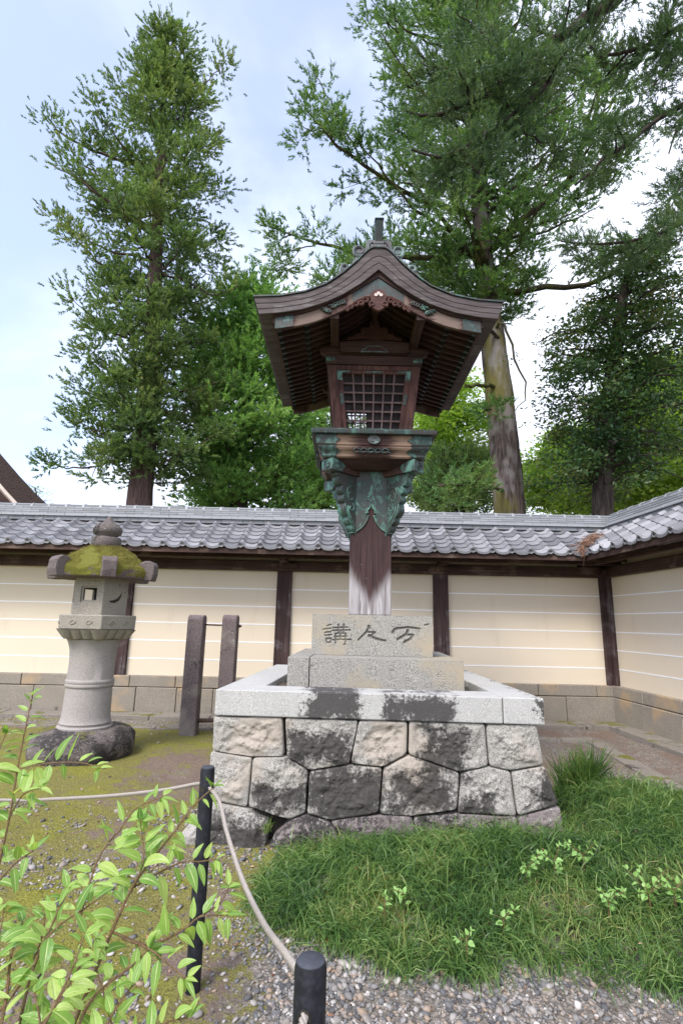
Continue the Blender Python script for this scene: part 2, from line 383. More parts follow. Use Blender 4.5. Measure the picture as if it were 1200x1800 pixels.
# roof tile
g = NG('grey_roof_tile', .38, .5); P = g.pos()
t = g.attr(); c = g.ramp(t, [(0, (.13, .132, .142)), (.5, (.205, .21, .222)), (1, (.30, .305, .32))])
c = g.mix(g.rng(g.noise(P, 9, 6, .7), .5, .72, 0, .6), c, (.13, .125, .125)); g.col(c)
g.rgh(g.rng(g.noise(P, 6, 4), .3, .7, .3, .5)); g.bump(g.noise(P, 50, 4), .3, .002); M['tile'] = g.m
g = NG('grey_ridge_tile', .5, .4); P = g.pos()
c = g.ramp(g.attr(), [(0, (.15, .16, .165)), (1, (.30, .315, .33))]); c = g.mix(g.rng(g.noise(P, 5, 6, .7), .56, .75, 0, .6), c, (.12, .14, .10)); g.col(c); M['ridge'] = g.m
M['footing'] = stone('sandstone_footing', (.25, .225, .185), .75, 120, stainamt=.12, warm=(.36, .27, .17), bumpd=.006, bscale=35)
M['kerb'] = stone('kerb_stone', (.22, .20, .17), .7, 120, stainamt=.4, moss=.12)
M['coping'] = stone('pale_granite', (.42, .42, .40), .62, 190, bumpd=.003, bscale=90,
                    black_boxes=[(-.21, .14, .80, 1.05, .04), (.36, .82, .80, .98, .05), (1.43, 1.5, .78, .97, .02)], big=.75)
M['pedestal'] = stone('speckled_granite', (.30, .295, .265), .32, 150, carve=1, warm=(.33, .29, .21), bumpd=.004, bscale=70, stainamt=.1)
M['fstone'] = stone('foundation_granite', (.335, .325, .295), .5, 120, stainamt=.12, bumpd=.012, bscale=30, lichen=.35, warm=(.36, .32, .27), big=1, black_boxes=[(-0.328, 0.084, 0.509, 0.719, 0.07), (0.629, 0.891, 0.505, 0.795, 0.07), (-0.547, -0.213, 0.213, 0.398, 0.07), (0.403, 0.842, 0.234, 0.456, 0.07), (0.844, 1.071, 0.219, 0.329, 0.07), (1.379, 1.554, 0.248, 0.495, 0.07), (-0.866, -0.43, -0.053, 0.153, 0.07), (-0.181, 0.319, 0.167, 0.503, 0.07)])
M['fstone2'] = stone('blackened_foundation_granite', (.36, .34, .31), .45, 120, stainamt=1.15, bumpd=.012, bscale=30, lichen=.6)
M['fstone3'] = stone('dark_foundation_stone', (.19, .165, .16), .5, 120, stainamt=.7, bumpd=.012, bscale=30, lichen=.9)
M['joint'] = stone('joint_fill_and_hole_shade', (.03, .028, .022), .6, 100)  # dark joints; the same colour stands for shade in the crescent openings
M['lstone'] = stone('lantern_granite', (.29, .27, .225), .6, 160, stainamt=.12, bumpd=.004, bscale=80)
M['lstone2'] = stone('lantern_shaft_granite', (.31, .29, .27), .68, 170, bumpd=.003, bscale=110)
M['ldark'] = stone('lichened_dark_stone', (.14, .122, .112), .5, 110, stainamt=.8, lichen=.75, moss=.1, bumpd=.012, bscale=25)
M['lroof'] = stone('mossy_roof_stone', (.15, .12, .12), .5, 110, stainamt=.2, lichen=.4, moss=1.25, bumpd=.014, bscale=30)
M['lhorn'] = stone('purple_brown_stone', (.135, .112, .108), .55, 110, lichen=.5, bumpd=.008, bscale=30)
M['spost'] = stone('purple_grey_post_stone', (.155, .125, .125), .3, 110, lichen=.7, warm=(.22, .195, .17), stainamt=.3, bumpd=.008, bscale=50)
g = NG('black_bollard', .5, .4); P = g.pos(); g.col(g.mix(g.rng(g.noise(P, 60, 5, .7), .4, .7), (.006, .007, .011), (.018, .020, .028)))
g.rgh(g.rng(g.noise(P, 30, 4), .3, .7, .42, .65)); g.bump(g.noise(P, 120, 3), .3, .001); M['bollard'] = g.m
g = NG('bollard_top', .75, .3); g.col(g.mix(g.noise(g.pos(), 90, 3), (.03, .034, .045), (.065, .07, .085))); M['bolltop'] = g.m
g = NG('rope', .9, .1); P = g.pos(); g.col(g.mix(g.noise(P, 160, 4, .7), (.22, .20, .175), (.42, .385, .345))); g.bump(g.noise(P, 300, 3), .8, .002); M['rope'] = g.m
g = NG('iron', .7, .4); g.col(g.mix(g.noise(g.pos(), 60, 4), (.03, .022, .02), (.10, .05, .035))); M['iron'] = g.m
g = NG('thatch', .95, .1); P = g.pos(); g.col(g.mix(g.noise(P, 16, 6, .8), (.035, .026, .025), (.10, .075, .068))); g.bump(g.noise(P, 14, 6, .8), 1, .12); M['thatch'] = g.m
g = NG('pale_trim', .7, .2); g.col(g.mix(g.noise(g.pos(), 3), (.45, .38, .34), (.62, .55, .5))); M['trim'] = g.m
M['dwood'] = wood('temple_wood', (.03, .015, .013), (.07, .038, .03), 'x', .3)
g = NG('soil_fill', .95, .1); P = g.pos(); g.col(g.mix(g.noise(P, 30, 5, .8), (.05, .04, .03), (.24, .21, .17))); g.bump(g.noise(P, 60, 5, .8), 1, .02); M['soil'] = g.m
g = NG('dry_twig', .9, .1); g.col(g.ramp(g.island(), [(0, (.10, .05, .03)), (.5, (.26, .13, .08)), (1, (.42, .30, .20))])); M['dry'] = g.m
M['cedar_a'] = leafmat('old_cedar_foliage', [(.055, .10, .045), (.10, .175, .065), (.18, .27, .095), (.27, .25, .14)], .6, .42)
M['cedar_b'] = leafmat('fresh_cedar_foliage', [(.04, .095, .04), (.08, .17, .06), (.15, .265, .08), (.24, .30, .12)], .8, .38)
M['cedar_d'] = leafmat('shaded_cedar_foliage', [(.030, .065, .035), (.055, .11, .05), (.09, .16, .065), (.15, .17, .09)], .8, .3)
M['cedar_c'] = leafmat('bright_cedar_foliage', [(.075, .17, .055), (.14, .29, .085), (.24, .41, .125), (.34, .45, .18)], .6, .42)
M['broad'] = leafmat('evergreen_broadleaf', [(.024, .06, .028), (.042, .10, .038), (.085, .15, .05), (.24, .21, .08)], .75, .3, .4, .45)
M['maple'] = leafmat('yellow_green_leaves', [(.16, .27, .05), (.27, .42, .08), (.42, .55, .13)], .7, .5)
M['sapling'] = leafmat('fresh_sapling_leaf', [(.11, .24, .05), (.21, .36, .075), (.31, .46, .11), (.46, .58, .19)], 6, .42, .34, .75, True)
M['seedling'] = leafmat('pale_seedling_leaf', [(.22, .40, .10), (.32, .52, .18)], 6, .35, .5, .8)
M['grass'] = leafmat('mondo_grass', [(.024, .062, .020), (.048, .11, .030), (.09, .175, .042), (.17, .26, .07), (.33, .30, .13)], 2.6, .3, .4, .6)
M['moss'] = leafmat('moss_tuft', [(.09, .08, .025), (.24, .21, .06), (.46, .40, .14)], 5, .2, .9, .6)
M['stem'] = bark('sapling_stem', (.20, .12, .06), (.30, .22, .12), sc=4)
M['bark_red'] = bark('cedar_bark', (.04, .027, .024), (.13, .088, .078))
M['bark_old'] = bark('old_mossy_bark', (.035, .025, .02), (.15, .12, .105), moss=(.12, .11, .03), pale=(.23, .215, .20))
M['bark_dark'] = bark('dark_bark', (.022, .018, .015), (.075, .06, .05))
M['bark_moss'] = bark('mossy_limb_bark', (.03, .025, .018), (.085, .075, .045), moss=(.08, .085, .025))
g = NG('gravel', .8, .3); P = g.pos(); r = g.island()
c = g.ramp(r, [(0, (.075, .075, .078)), (.3, (.17, .17, .17)), (.5, (.27, .25, .225)), (.65, (.33, .25, .18)), (.8, (.27, .265, .26)), (.93, (.38, .355, .32)), (1, (.58, .55, .51))])
c = g.mix(g.noise(P, 120, 4, .7), g.mix(1, c, (.72, .72, .72), 'MULTIPLY'), c); g.col(c); M['gravel'] = g.m

def ground_mat():
    g = NG('earth', .95, .15); P = g.pos()
    a = g.N('ShaderNodeAttribute'); a.attribute_name = 'gmask'; cx = g.N('ShaderNodeSeparateColor'); g.L(a.outputs['Color'], cx.inputs[0])
    mo, gv, so_ = cx.outputs
    soil = g.mix(g.noise(P, 22, 6, .75), (.085, .060, .044), (.27, .205, .165))
    soil = g.mix(g.rng(g.vor(P, 95), .0, .35, 1, 0), soil, g.mix(g.noise(P, 60, 1), (.16, .14, .12), (.45, .42, .38)))
    peb = g.ramp(g.vor(P, 60, 'F1', 'Color'), [(0, (.10, .09, .08)), (.5, (.22, .195, .165)), (.8, (.31, .28, .24)), (1, (.46, .44, .41))])
    peb = g.mix(g.rng(g.vor(P, 60, 'DISTANCE_TO_EDGE'), .0, .07, .75, 0), peb, (.035, .03, .024))
    gf = g.rng(g.math('MULTIPLY_ADD', g.noise(P, 14, 5, .7), .6, gv), .70, .86)
    c = g.mix(gf, soil, peb)
    moc = g.mix(g.noise(P, 26, 6, .8), (.08, .08, .026), (.42, .39, .12)); moc = g.mix(g.rng(g.noise(P, 2.6, 4), .46, .66), moc, g.mix(g.noise(P, 40, 5, .8), (.11, .12, .025), (.43, .42, .08)))
    moc = g.mix(g.rng(g.noise(P, 130, 3, .8), .42, .60), g.mix(1, moc, (.5, .5, .5), 'MULTIPLY'), moc)
    mf = g.rng(g.math('MULTIPLY_ADD', g.noise(P, 11, 8, .8), 1.1, mo), 1.02, 1.14)
    c = g.mix(mf, c, moc); g.col(c)
    g.bump(g.math('ADD', g.math('MULTIPLY', g.noise(P, 40, 6, .8), 1), g.math('MULTIPLY', g.vor(P, 60), .6)), 1, .012)
    return g.m
M['ground'] = ground_mat()

# ------------------------------------------------------------------ ground
def gauss(x, y, cx, cy, sx, sy): return np.exp(-((x - cx) / sx) ** 2 - ((y - cy) / sy) ** 2)
def smooth(a, b, x): t = np.clip((x - a) / (b - a), 0, 1); return t * t * (3 - 2 * t)
GRASS_POLY = [(-.40, 3.25), (-.33, 3.02), (-.12, 2.95), (.12, 2.78), (.35, 2.66), (.65, 2.66), (1.0, 2.74), (1.35, 2.64), (1.9, 2.5), (2.6, 2.6), (3.3, 3.3),
              (3.35, 4.1), (2.95, 4.55), (2.6, 4.95), (2.2, 5.05), (1.9, 5.0), (1.62, 4.6), (1.58, 3.93), (.3, 3.98), (-.12, 3.93), (-.30, 3.6)]
def poly_sd(x, y, poly):
    """signed distance, positive inside"""
    x = np.asarray(x, float); y = np.asarray(y, float); ins = np.zeros(x.shape, bool); dm = np.full(x.shape, 1e9)
    n = len(poly)
    for i in range(n):
        x0, y0 = poly[i]; x1, y1 = poly[(i + 1) % n]
        ins ^= ((y0 > y) != (y1 > y)) & (x < (x1 - x0) * (y - y0) / (y1 - y0 + 1e-12) + x0)
        t = np.clip(((x - x0) * (x1 - x0) + (y - y0) * (y1 - y0)) / ((x1 - x0) ** 2 + (y1 - y0) ** 2), 0, 1)
        dm = np.minimum(dm, np.hypot(x - x0 - t * (x1 - x0), y - y0 - t * (y1 - y0)))
    return np.where(ins, dm, -dm)
def gmasks(x, y):
    p = np.stack([x, y, x * 0], -1)
    n = fbm(p, 1.6, 4, 11); n2 = fbm(p, 4.5, 3, 23)
    mo = .62 * n + .38 * n2 + .045
    mo = mo + .20 * smooth(.4, -1.4, x) - .34 * smooth(1.4, 2.0, x) - .20 * smooth(-.45, .3, x) * smooth(3.2, 2.4, y) + .12 * gauss(x, y, -.05, 1.95, .28, .25) + .12 * gauss(x, y, .25, 2.25, .25, .14)
    mo = mo + .26 * gauss(x, y, -2.9, 6.0, 1.5, .9) - .42 * gauss(x, y, -1.55, 5.4, .62, 1.3) - .3 * smooth(7.3, 7.8, y) + .16 * gauss(x, y, -1.5, 4.55, .38, .18) + .2 * gauss(x, y, -.55, 3.55, .2, .25) - .1 * gauss(x, y, -1.6, 3.7, .6, .3)
    mo = mo + .3 * gauss(x, y, -1.7, 7.2, .5, .3)
    gv = .35 * n2 + .2 + .42 * smooth(-.6, .1, x) * smooth(3.4, 3.0, y) + .22 * gauss(x, y, -.25, 3.2, .35, .5) + .28 * smooth(7.4, 7.7, y) * smooth(2, 1, x) + .12 * gauss(x, y, -1.6, 3.5, .8, .5) + .22 * gauss(x, y, 2.9, 5.3, .5, .5) + .1 * smooth(1.6, 2, x)
    return np.clip(mo, 0, 1), np.clip(gv, 0, 1)
def gz(x, y):
    p = np.stack([x, y, x * 0], -1)
    near = smooth(14, 9, np.hypot(x, y))
    z = near * ((fbm(p, 1.3, 3, 5) - .5) * .05 + (fbm(p, 8, 3, 6) - .5) * .016)
    z = z * smooth(-.1, .5, 8.0 - y + 0 * x) + 0.0
    s = poly_sd(x, y, GRASS_POLY)
    z = z + smooth(0, .55, s) * .13 + smooth(-.05, .5, s) * smooth(3.0, 3.75, y) * .12 * smooth(.1, 1.1, x)
    return z
xs = np.concatenate([-np.geomspace(900, 6.3, 26), np.arange(-6, 6.01, .05), np.geomspace(6.3, 900, 26)])
ys = np.concatenate([-np.geomspace(900, 1, 20), np.arange(-.5, 9.01, .05), np.geomspace(9.4, 1200, 30)])
gx, gy = np.meshgrid(xs, ys, indexing='ij'); gzv = gz(gx, gy)
a_, b_ = gx.shape; idx = np.arange(a_ * b_).reshape(a_, b_)
F = np.stack([idx[:-1, :-1], idx[1:, :-1], idx[1:, 1:], idx[:-1, 1:]], -1).reshape(-1, 4)
go = raw_mesh('ground', (np.stack([gx, gy, gzv], -1).reshape(-1, 3), F), 4, M['ground'], smooth=True)
mo, gv = gmasks(gx, gy)
ca = go.data.color_attributes.new('gmask', 'FLOAT_COLOR', 'POINT')
ca.data.foreach_set('color', np.stack([mo, gv, mo * 0, mo * 0 + 1], -1).astype(np.float32).ravel())
tag(go, 'bare earth with moss patches and pebbles inside the walled yard', None, kind='structure')

# pebbles
ico = []
ph = (1 + 5 ** .5) / 2
IV = norm(np.array([(-1, ph, 0), (1, ph, 0), (-1, -ph, 0), (1, -ph, 0), (0, -1, ph), (0, 1, ph), (0, -1, -ph), (0, 1, -ph), (ph, 0, -1), (ph, 0, 1), (-ph, 0, -1), (-ph, 0, 1)]))
IF = np.array([(0, 11, 5), (0, 5, 1), (0, 1, 7), (0, 7, 10), (0, 10, 11), (1, 5, 9), (5, 11, 4), (11, 10, 2), (10, 7, 6), (7, 1, 8), (3, 9, 4), (3, 4, 2), (3, 2, 6), (3, 6, 8), (3, 8, 9), (4, 9, 5), (2, 4, 11), (6, 2, 10), (8, 6, 7), (9, 8, 1)])
def pebbles(x, y, r, z0, sm=True, name='gravel'):
    n = len(x); sc = np.stack([r * RNG.uniform(.8, 1.4, n), r * RNG.uniform(.7, 1.1, n), r * RNG.uniform(.35, .75, n)], -1)
    V = IV[None] * (1 + RNG.uniform(-.22, .22, (n, 12, 1))) * sc[:, None]
    a = RNG.uniform(0, 6.28, n); c, s_ = np.cos(a)[:, None], np.sin(a)[:, None]
    t = RNG.normal(0, .35, n)[:, None]
    X = V[..., 0] * c - V[..., 1] * s_; Y = V[..., 0] * s_ + V[..., 1] * c; Z = V[..., 2] + X * t
    V = np.stack([X + x[:, None], Y + y[:, None], Z + (z0 + r * .25)[:, None]], -1).reshape(-1, 3)
    F = (IF[None] + (np.arange(n) * 12)[:, None, None]).reshape(-1, 3)
    return raw_mesh(name, (V, F), 3, M['gravel'], smooth=sm)
def scatter(n, x0, x1, y0, y1, fn, pw=1):
    x = RNG.uniform(x0, x1, n); y = y0 + (y1 - y0) * RNG.uniform(0, 1, n) ** pw
    k = fn(x, y) > RNG.uniform(0, 1, n); return x[k], y[k]
def gdens(x, y):
    m_, g_ = gmasks(x, y); d = smooth(.50, .72, g_) * (1 - smooth(.50, .66, m_)) + .05
    d = d * (.35 + .65 * smooth(.40, .52, fbm(np.stack([x, y, x * 0], -1), 3.3, 4, 61))); d = d * (poly_sd(x, y, GRASS_POLY) < .12)
    d = d * ~((x > -.95) & (x < 1.55) & (y > 3.85) & (y < 6.3))
    return d
px_, py_ = scatter(60000, -1.6, 2.6, 1.1, 3.6, gdens, 1.0)
qx, qy = scatter(26000, -5, 3.3, 3.3, 8.2, gdens)
rx_, ry_ = scatter(22000, -3.2, .3, 1.2, 4.6, lambda x, y: .06 + .8 * smooth(.50, .60, fbm(np.stack([x, y, x * 0], -1), 2.6, 4, 33)))
x = np.concatenate([px_, qx, rx_]); y = np.concatenate([py_, qy, rx_ * 0 + ry_]); r = np.exp(RNG.normal(math.log(.0078), .42, len(x))); r = np.clip(r, .003, .024)
k = ~((x > -.95) & (x < 1.55) & (y > 3.85) & (y < 6.3)); x, y, r = x[k], y[k], r[k]
gvl = pebbles(x, y, r, gz(x, y)); tag(gvl, 'loose grey, white and tan pebbles lying along the grass and path', 'gravel', kind='stuff')

# moss tufts
def blades(P, D, Ln, Wd, nseg=2, bend=None, gravity=.0, side=None):
    """flat tapering blades; returns tri soup-like quads as (V,F)"""
    n = len(P); D = norm(D)
    if side is None:
        side = norm(np.cross(D, RNG.normal(size=(n, 3))))
    V = np.zeros((n, nseg * 2 + 1, 3)); p = P.copy(); d = D.copy(); seg = Ln / nseg
    for i in range(nseg):
        wv = (Wd * (1 - .25 * i / nseg) if i else Wd * .7)[:, None] * side / 2
        V[:, 2 * i] = p - wv; V[:, 2 * i + 1] = p + wv
        p = p + d * seg[:, None]; d = d.copy(); d[:, 2] -= gravity * (1 if np.ndim(gravity) == 0 else 1)
        if bend is not None: d += bend
        d = norm(d)
    V[:, -1] = p
    base = (np.arange(n) * (nseg * 2 + 1))[:, None, None]; T = []
    for i in range(nseg - 1):
        T += [(2 * i, 2 * i + 1, 2 * i + 3), (2 * i, 2 * i + 3, 2 * i + 2)]
    T += [(2 * nseg - 2, 2 * nseg - 1, 2 * nseg)]
    return V.reshape(-1, 3), (np.array(T)[None] + base).reshape(-1, 3)
def mdens(x, y):
    m_, g_ = gmasks(x, y); return smooth(.50, .64, m_) * (poly_sd(x, y, GRASS_POLY) < 0) * ~((x > -.95) & (x < 1.55) & (y > 3.85) & (y < 6.3)) * (np.hypot(x + 2.83, y - 6.2) > .5)
mx_, my_ = scatter(150000, -3.2, 2.0, 1.0, 4.6, mdens, 1.2)
n = len(mx_); P = np.stack([mx_, my_, gz(mx_, my_) - .001], -1)
D = RNG.normal(0, .6, (n, 3)); D[:, 2] = 1
mo_o = raw_mesh('moss', blades(P, D, RNG.uniform(.005, .013, n), RNG.uniform(.0025, .005, n), 1), 3, M['moss'])
tag(mo_o, 'yellow green moss tufts spread over the earth', 'moss', kind='stuff')

# ------------------------------------------------------------------ kerbs and drain slabs
def strip_blocks(mb, p0, p1, wdt, z0, z1, ln, seedv, jit=.006):
    p0 = np.array(p0, float); p1 = np.array(p1, float); L_ = np.linalg.norm(p1 - p0); d = (p1 - p0) / L_; u = 0; rr = random.Random(seedv)
    while u < L_:
        l = min(ln * rr.uniform(.8, 1.25), L_ - u); c = p0 + d * (u + l / 2)
        R = np.array(((d[0], -d[1], 0), (d[1], d[0], 0), (0, 0, 1)))
        mb.box((c[0], c[1], (z0 + z1) / 2 + rr.uniform(-.004, .004)), (l - .008, wdt * rr.uniform(.97, 1.03), z1 - z0), R, jit=jit); u += l
mb = MB(); strip_blocks(mb, (-11, 8.33), (4.06, 8.33), .34, -.05, .065, 1.0, 1); strip_blocks(mb, (4.2, 8.5), (4.63, -1), .34, -.05, .065, 1.0, 2)
tag(mb.build('kerb', M['kerb'], bevel=.012), 'low stone kerb along the foot of the plaster walls', None, kind='structure')
mb = MB(); strip_blocks(mb, (1.2, 7.42), (3.45, 7.36), .15, -.05, .035, .9, 3, .01); strip_blocks(mb, (3.42, 7.28), (3.02, 3.6), .22, -.05, .03, .8, 4, .012)
strip_blocks(mb, (-9, 7.75), (1.2, 7.6), .10, -.05, .012, .9, 5, .01)
tag(mb.build('drain_paving', M['kerb'], bevel=.01), 'flat mossy stone edging of the rain drain before the walls', None, kind='structure')

# ------------------------------------------------------------------ tiled plaster walls
def make_wall(label, O, t, n, length, posts, lab_extra, ulo=0.0, xy='x'):
    O = np.array(O, float); t = norm(np.array(t, float)); n = norm(np.array(n, float))
    W = lambda u, v, z: np.array([O[0] + t[0] * u + n[0] * v, O[1] + t[1] * u + n[1] * v, z])
    root = thing('plaster_wall', label, 'wall', tuple(W(0, 0, 0)), 'tile roofed plaster walls round the yard')
    def bx(mb, u0, u1, v0, v1, z0, z1, m=0, tint=None):
        bot = [W(u0, v0, z0), W(u1, v0, z0), W(u1, v1, z0), W(u0, v1, z0)]; top = [p + (0, 0, z1 - z0) for p in bot]
        if np.cross(t[:2], n[:2]) < 0: bot, top = bot[::-1], top[::-1]
        mb.hexa(bot, top, m, tint)
    rr = random.Random(len(label))
    # core of the wall, plaster panels with white lines
    mb = MB(); bx(mb, ulo, length, -.62, -.01, 0, 2.60); mb.build('wall_core', M['plaster'], root)
    pl = list(posts) + [length]
    for i in range(len(pl) - 1):
        u0, u1 = pl[i] + .125, pl[i + 1] - .125
        if u1 - u0 < .1: continue
        mb = MB(); bx(mb, u0, u1, -.02, 0, .585, 2.31)
        for z in (.855, 1.143, 1.43, 1.717, 2.004): bx(mb, u0, u1, -.01, .0035, z - .008, z + .008, 1)
        mb.build('plaster_panel', [M['plaster'], M['line']], root)
    for u in posts:
        mb = MB()
        if u == 0: bx(mb, -.02, .14, -.1, .075, .57, 2.36) if xy == 'x' else bx(mb, .0, .15, -.02, .075, .57, 2.36)
        else: bx(mb, u - .122, u + .122, -.1, .065, .55, 2.36)
        mb.build('post', M['wallpost'], root, bevel=.008)
    # stone footing
    mb = MB(); u = ulo
    for z0, z1, v1, ln in ((.425, .60, .085, .85), (0.0, .42, .10, .72)):
        u = ulo + (0 if z0 > .1 else .02)
        while u < length:
            l = ln * rr.uniform(.8, 1.2); bx(mb, u + .004, min(u + l, length) - .004, -.1, v1 + rr.uniform(-.006, .006), z0, z1 - rr.uniform(0, .006)); u += l
    mb.build('stone_footing', M['footing'], root, bevel=.012)
    mb = MB(); bx(mb, ulo, length, -.1, .06, 0, .58); mb.build('footing_core', M['joint'], root)
    wx = M['wallwood'] if xy == 'x' else M['wallwoody']; wyy = M['wallwoody'] if xy == 'x' else M['wallwood']
    mb = MB(); bx(mb, ulo, length, -.05, .10, 2.305, 2.47); mb.build('wall_beam', wx, root, bevel=.006)
    mb = MB(); bx(mb, ulo + .2, length, .36, .43, 2.475, 2.55); mb.build('eave_purlin', M['wallwood'] if xy == 'x' else wx, root, bevel=.004)
    mb = MB(); bx(mb, ulo + .62, length, .655, .69, 2.505, 2.588); mb.build('fascia', wx, root, bevel=.004)
    mb = MB()
    for s_ in (1,):
        mb.add([W(ulo, -.25, 3.075), W(length, -.25, 3.075), W(length, .66, 2.575), W(ulo, .66, 2.575), W(ulo, -.25, 3.10), W(length, -.25, 3.10), W(length, .66, 2.60), W(ulo, .66, 2.60)],
               [(3, 2, 1, 0), (4, 5, 6, 7), (0, 1, 5, 4), (1, 2, 6, 5), (2, 3, 7, 6), (3, 0, 4, 7)])
    mb.build('eave_board', wx, root)
    # rafters
    u = ulo + .42; me = None; first = None
    while u < length and u < 12.5:
        if first is None:
            mb = MB(); mb.bar(W(u, -.1, 2.985), W(u, .585, 2.578), .05, .055); first = mb.build('rafter', M['rafterend'] if xy == 'x' else M['wallwood'], root, bevel=.003); u0_ = u
        else:
            o = first.copy(); COL.objects.link(o); o.parent = root; d = W(u, 0, 0) - W(u0_, 0, 0); o.location = Vector(first.location) + Vector(d)
        u += .273
    for u in posts:
        mb = MB(); bx(mb, u - .045, u + .045, .0, .46, 2.472, 2.535); mb.bar(W(u, .10, 2.49), W(u, .40, 2.49), .085, .05)
        bx(mb, u - .075, u + .075, .10, .34, 2.43, 2.474); bx(mb, u - .22, u + .22, .10, .15, 2.35, 2.43)
        mb.build('bracket', wyy, root, bevel=.012)
    # pantiles: both slopes
    cw, ex = .30, .166; th = math.atan2(.55, .9); ct, st = math.cos(th), math.sin(th); nrow = 7
    ncol = int((length - ulo) / cw) + 1; k = 20
    us = ulo + np.arange(ncol * k + 1) * cw / k
    fr = (us / cw) % 1.0
    def tprof(f):
        f = (f + .17) % 1.0
        return np.where(f < .36, -.014 + .058 * np.sin(np.pi * np.clip(f / .36, 0, 1)) ** .85, -.014 - .020 * np.sin(np.pi * np.clip((f - .36) / .64, 0, 1)))
    prof = tprof(fr)
    ci = np.floor((us + 1e-6) / cw).astype(int)
    for side in (1, -1):
        mb = MB()
        for r_ in range(nrow):
            s0, s1 = r_ * ex - .012, (r_ + 1) * ex + .03
            rows = []; 
            for s_, lift in ((s0, .004), (s0, .030), (s1, .006)):
                v = .70 - s_ * ct; z = 2.615 + s_ * st
                if side < 0: v = -.50 * 0 + (-.5 - v)      # mirrored behind the ridge
                jit = (np.array([_hash(np.array([c_]), np.array([r_]), np.array([side + 2]), 3)[0] for c_ in ci]) - .5) * .005
                h = prof + lift + jit
                Pn = np.stack([W(uu, v + side * hh * st, z + hh * ct) for uu, hh in zip(us, h)])
                rows.append(Pn)
            tn = np.array([_hash(np.array([c_]), np.array([r_]), np.array([side + 5]), 9)[0] for c_ in ci])
            mb.grid(np.stack(rows), 0, np.tile(tn, (3, 1)))
        mb.build('roof_tiles', M['tile'], root, smooth=True, autosmooth=35)
    # eave end tiles
    mb = MB()
    for c_ in range(ncol):
        u = ulo + math.floor(0) + c_ * cw - (ulo % cw if ulo % cw else 0)
        if u < ulo + .55: continue
        c0 = W(u, .715, 2.632)
        ring = [(0.0, 0), (.030, 0), (.031, .008), (.036, .012), (.044, .012), (.048, .005), (.048, -.06)]
        V = []; nn = 16
        for (rr_, dv) in ring:
            for j in range(nn):
                a = j * 2 * math.pi / nn; V.append(W(u + rr_ * math.cos(a), .715 + dv, 2.638 + rr_ * math.sin(a)))
        Fs = [(i * nn + j, i * nn + (j + 1) % nn, (i + 1) * nn + (j + 1) % nn, (i + 1) * nn + j) for i in range(len(ring) - 1) for j in range(nn)]
        mb.add(V, Fs, 0, .25)
        uu = np.linspace(u + .03, u + cw - .03, 9); f2 = ((uu - ulo) / cw) % 1
        p2 = tprof((uu - ulo) / cw)
        top = [W(a, .722, 2.640 + b_) for a, b_ in zip(uu, p2)]; bot = [W(a, .722, 2.600 + b_ * .8) for a, b_ in zip(uu, p2)]
        topb = [p - np.append(n[:2] * .03, 0) for p in top]; botb = [p - np.append(n[:2] * .03, 0) for p in bot]
        mb.grid(np.array([topb, top, bot, botb]), 0, .2)
    mb.build('eave_tiles', M['tile'], root, smooth=True, autosmooth=50)
    # ridge: stacked flat courses, round cap tiles with collars
    mb = MB(); vc = -.25
    def course(z0, z1, hw, ln, off, tl=(.35, .9)):
        u = ulo - off * ln
        while u < length:
            bx(mb, max(u, ulo) + .0025, min(u + ln, length) - .0025, vc - hw, vc + hw, z0, z1 - .004, 0, rr.uniform(*tl)); u += ln
    bx(mb, ulo, length, vc - .10, vc + .10, 3.02, 3.40, 0, 0)
    course(3.12, 3.185, .165, .36, .2, (.2, .6)); course(3.187, 3.222, .20, .36, .7, (.8, 1)); 
    for q, z in enumerate((3.226, 3.262, 3.298, 3.334)): course(z, z + .035, .135 - .004 * q, .30, (q % 2) * .5 + .13)
    mb.build('ridge_courses', M['ridge'], root, bevel=.006)
    mb = MB(); u = ulo
    while u < length:
        e = min(u + .30, length)
        for (a0, a1, rd) in ((u, e - .0, .10), (e - .045, e - .005, .112)):
            V = []; nn = 9
            for a in (a0, a1):
                for j in range(nn):
                    q = math.pi * j / (nn - 1); V.append(W(a, vc + rd * math.cos(q), 3.366 + rd * .62 * math.sin(q)))
            mb.add(V, [(j, j + 1, nn + j + 1, nn + j) for j in range(nn - 1)] + [tuple(range(nn)), tuple(range(nn, 2 * nn))[::-1]], 0, rr.uniform(.5, 1))
        u = e
    mb.build('ridge_cap', M['ridge'], root, smooth=True, autosmooth=40)
    return root, W

make_wall('long cream plaster wall with grey tiled roof running behind the wooden lantern', (4.45, 8.65, 0), (-1, 0, 0), (0, -1, 0), 16.0,
          [0, 2.78, 5.37, 7.98, 10.58, 13.2], '', ulo=-.62, xy='x')
make_wall('cream plaster wall with tiled roof turning the corner and coming towards the viewer', (4.45, 8.65, 0), (.045, -1, 0), (-1, -.045, 0), 9.6,
          [0, 2.75, 5.4, 8.0], '', ulo=-.02, xy='y')

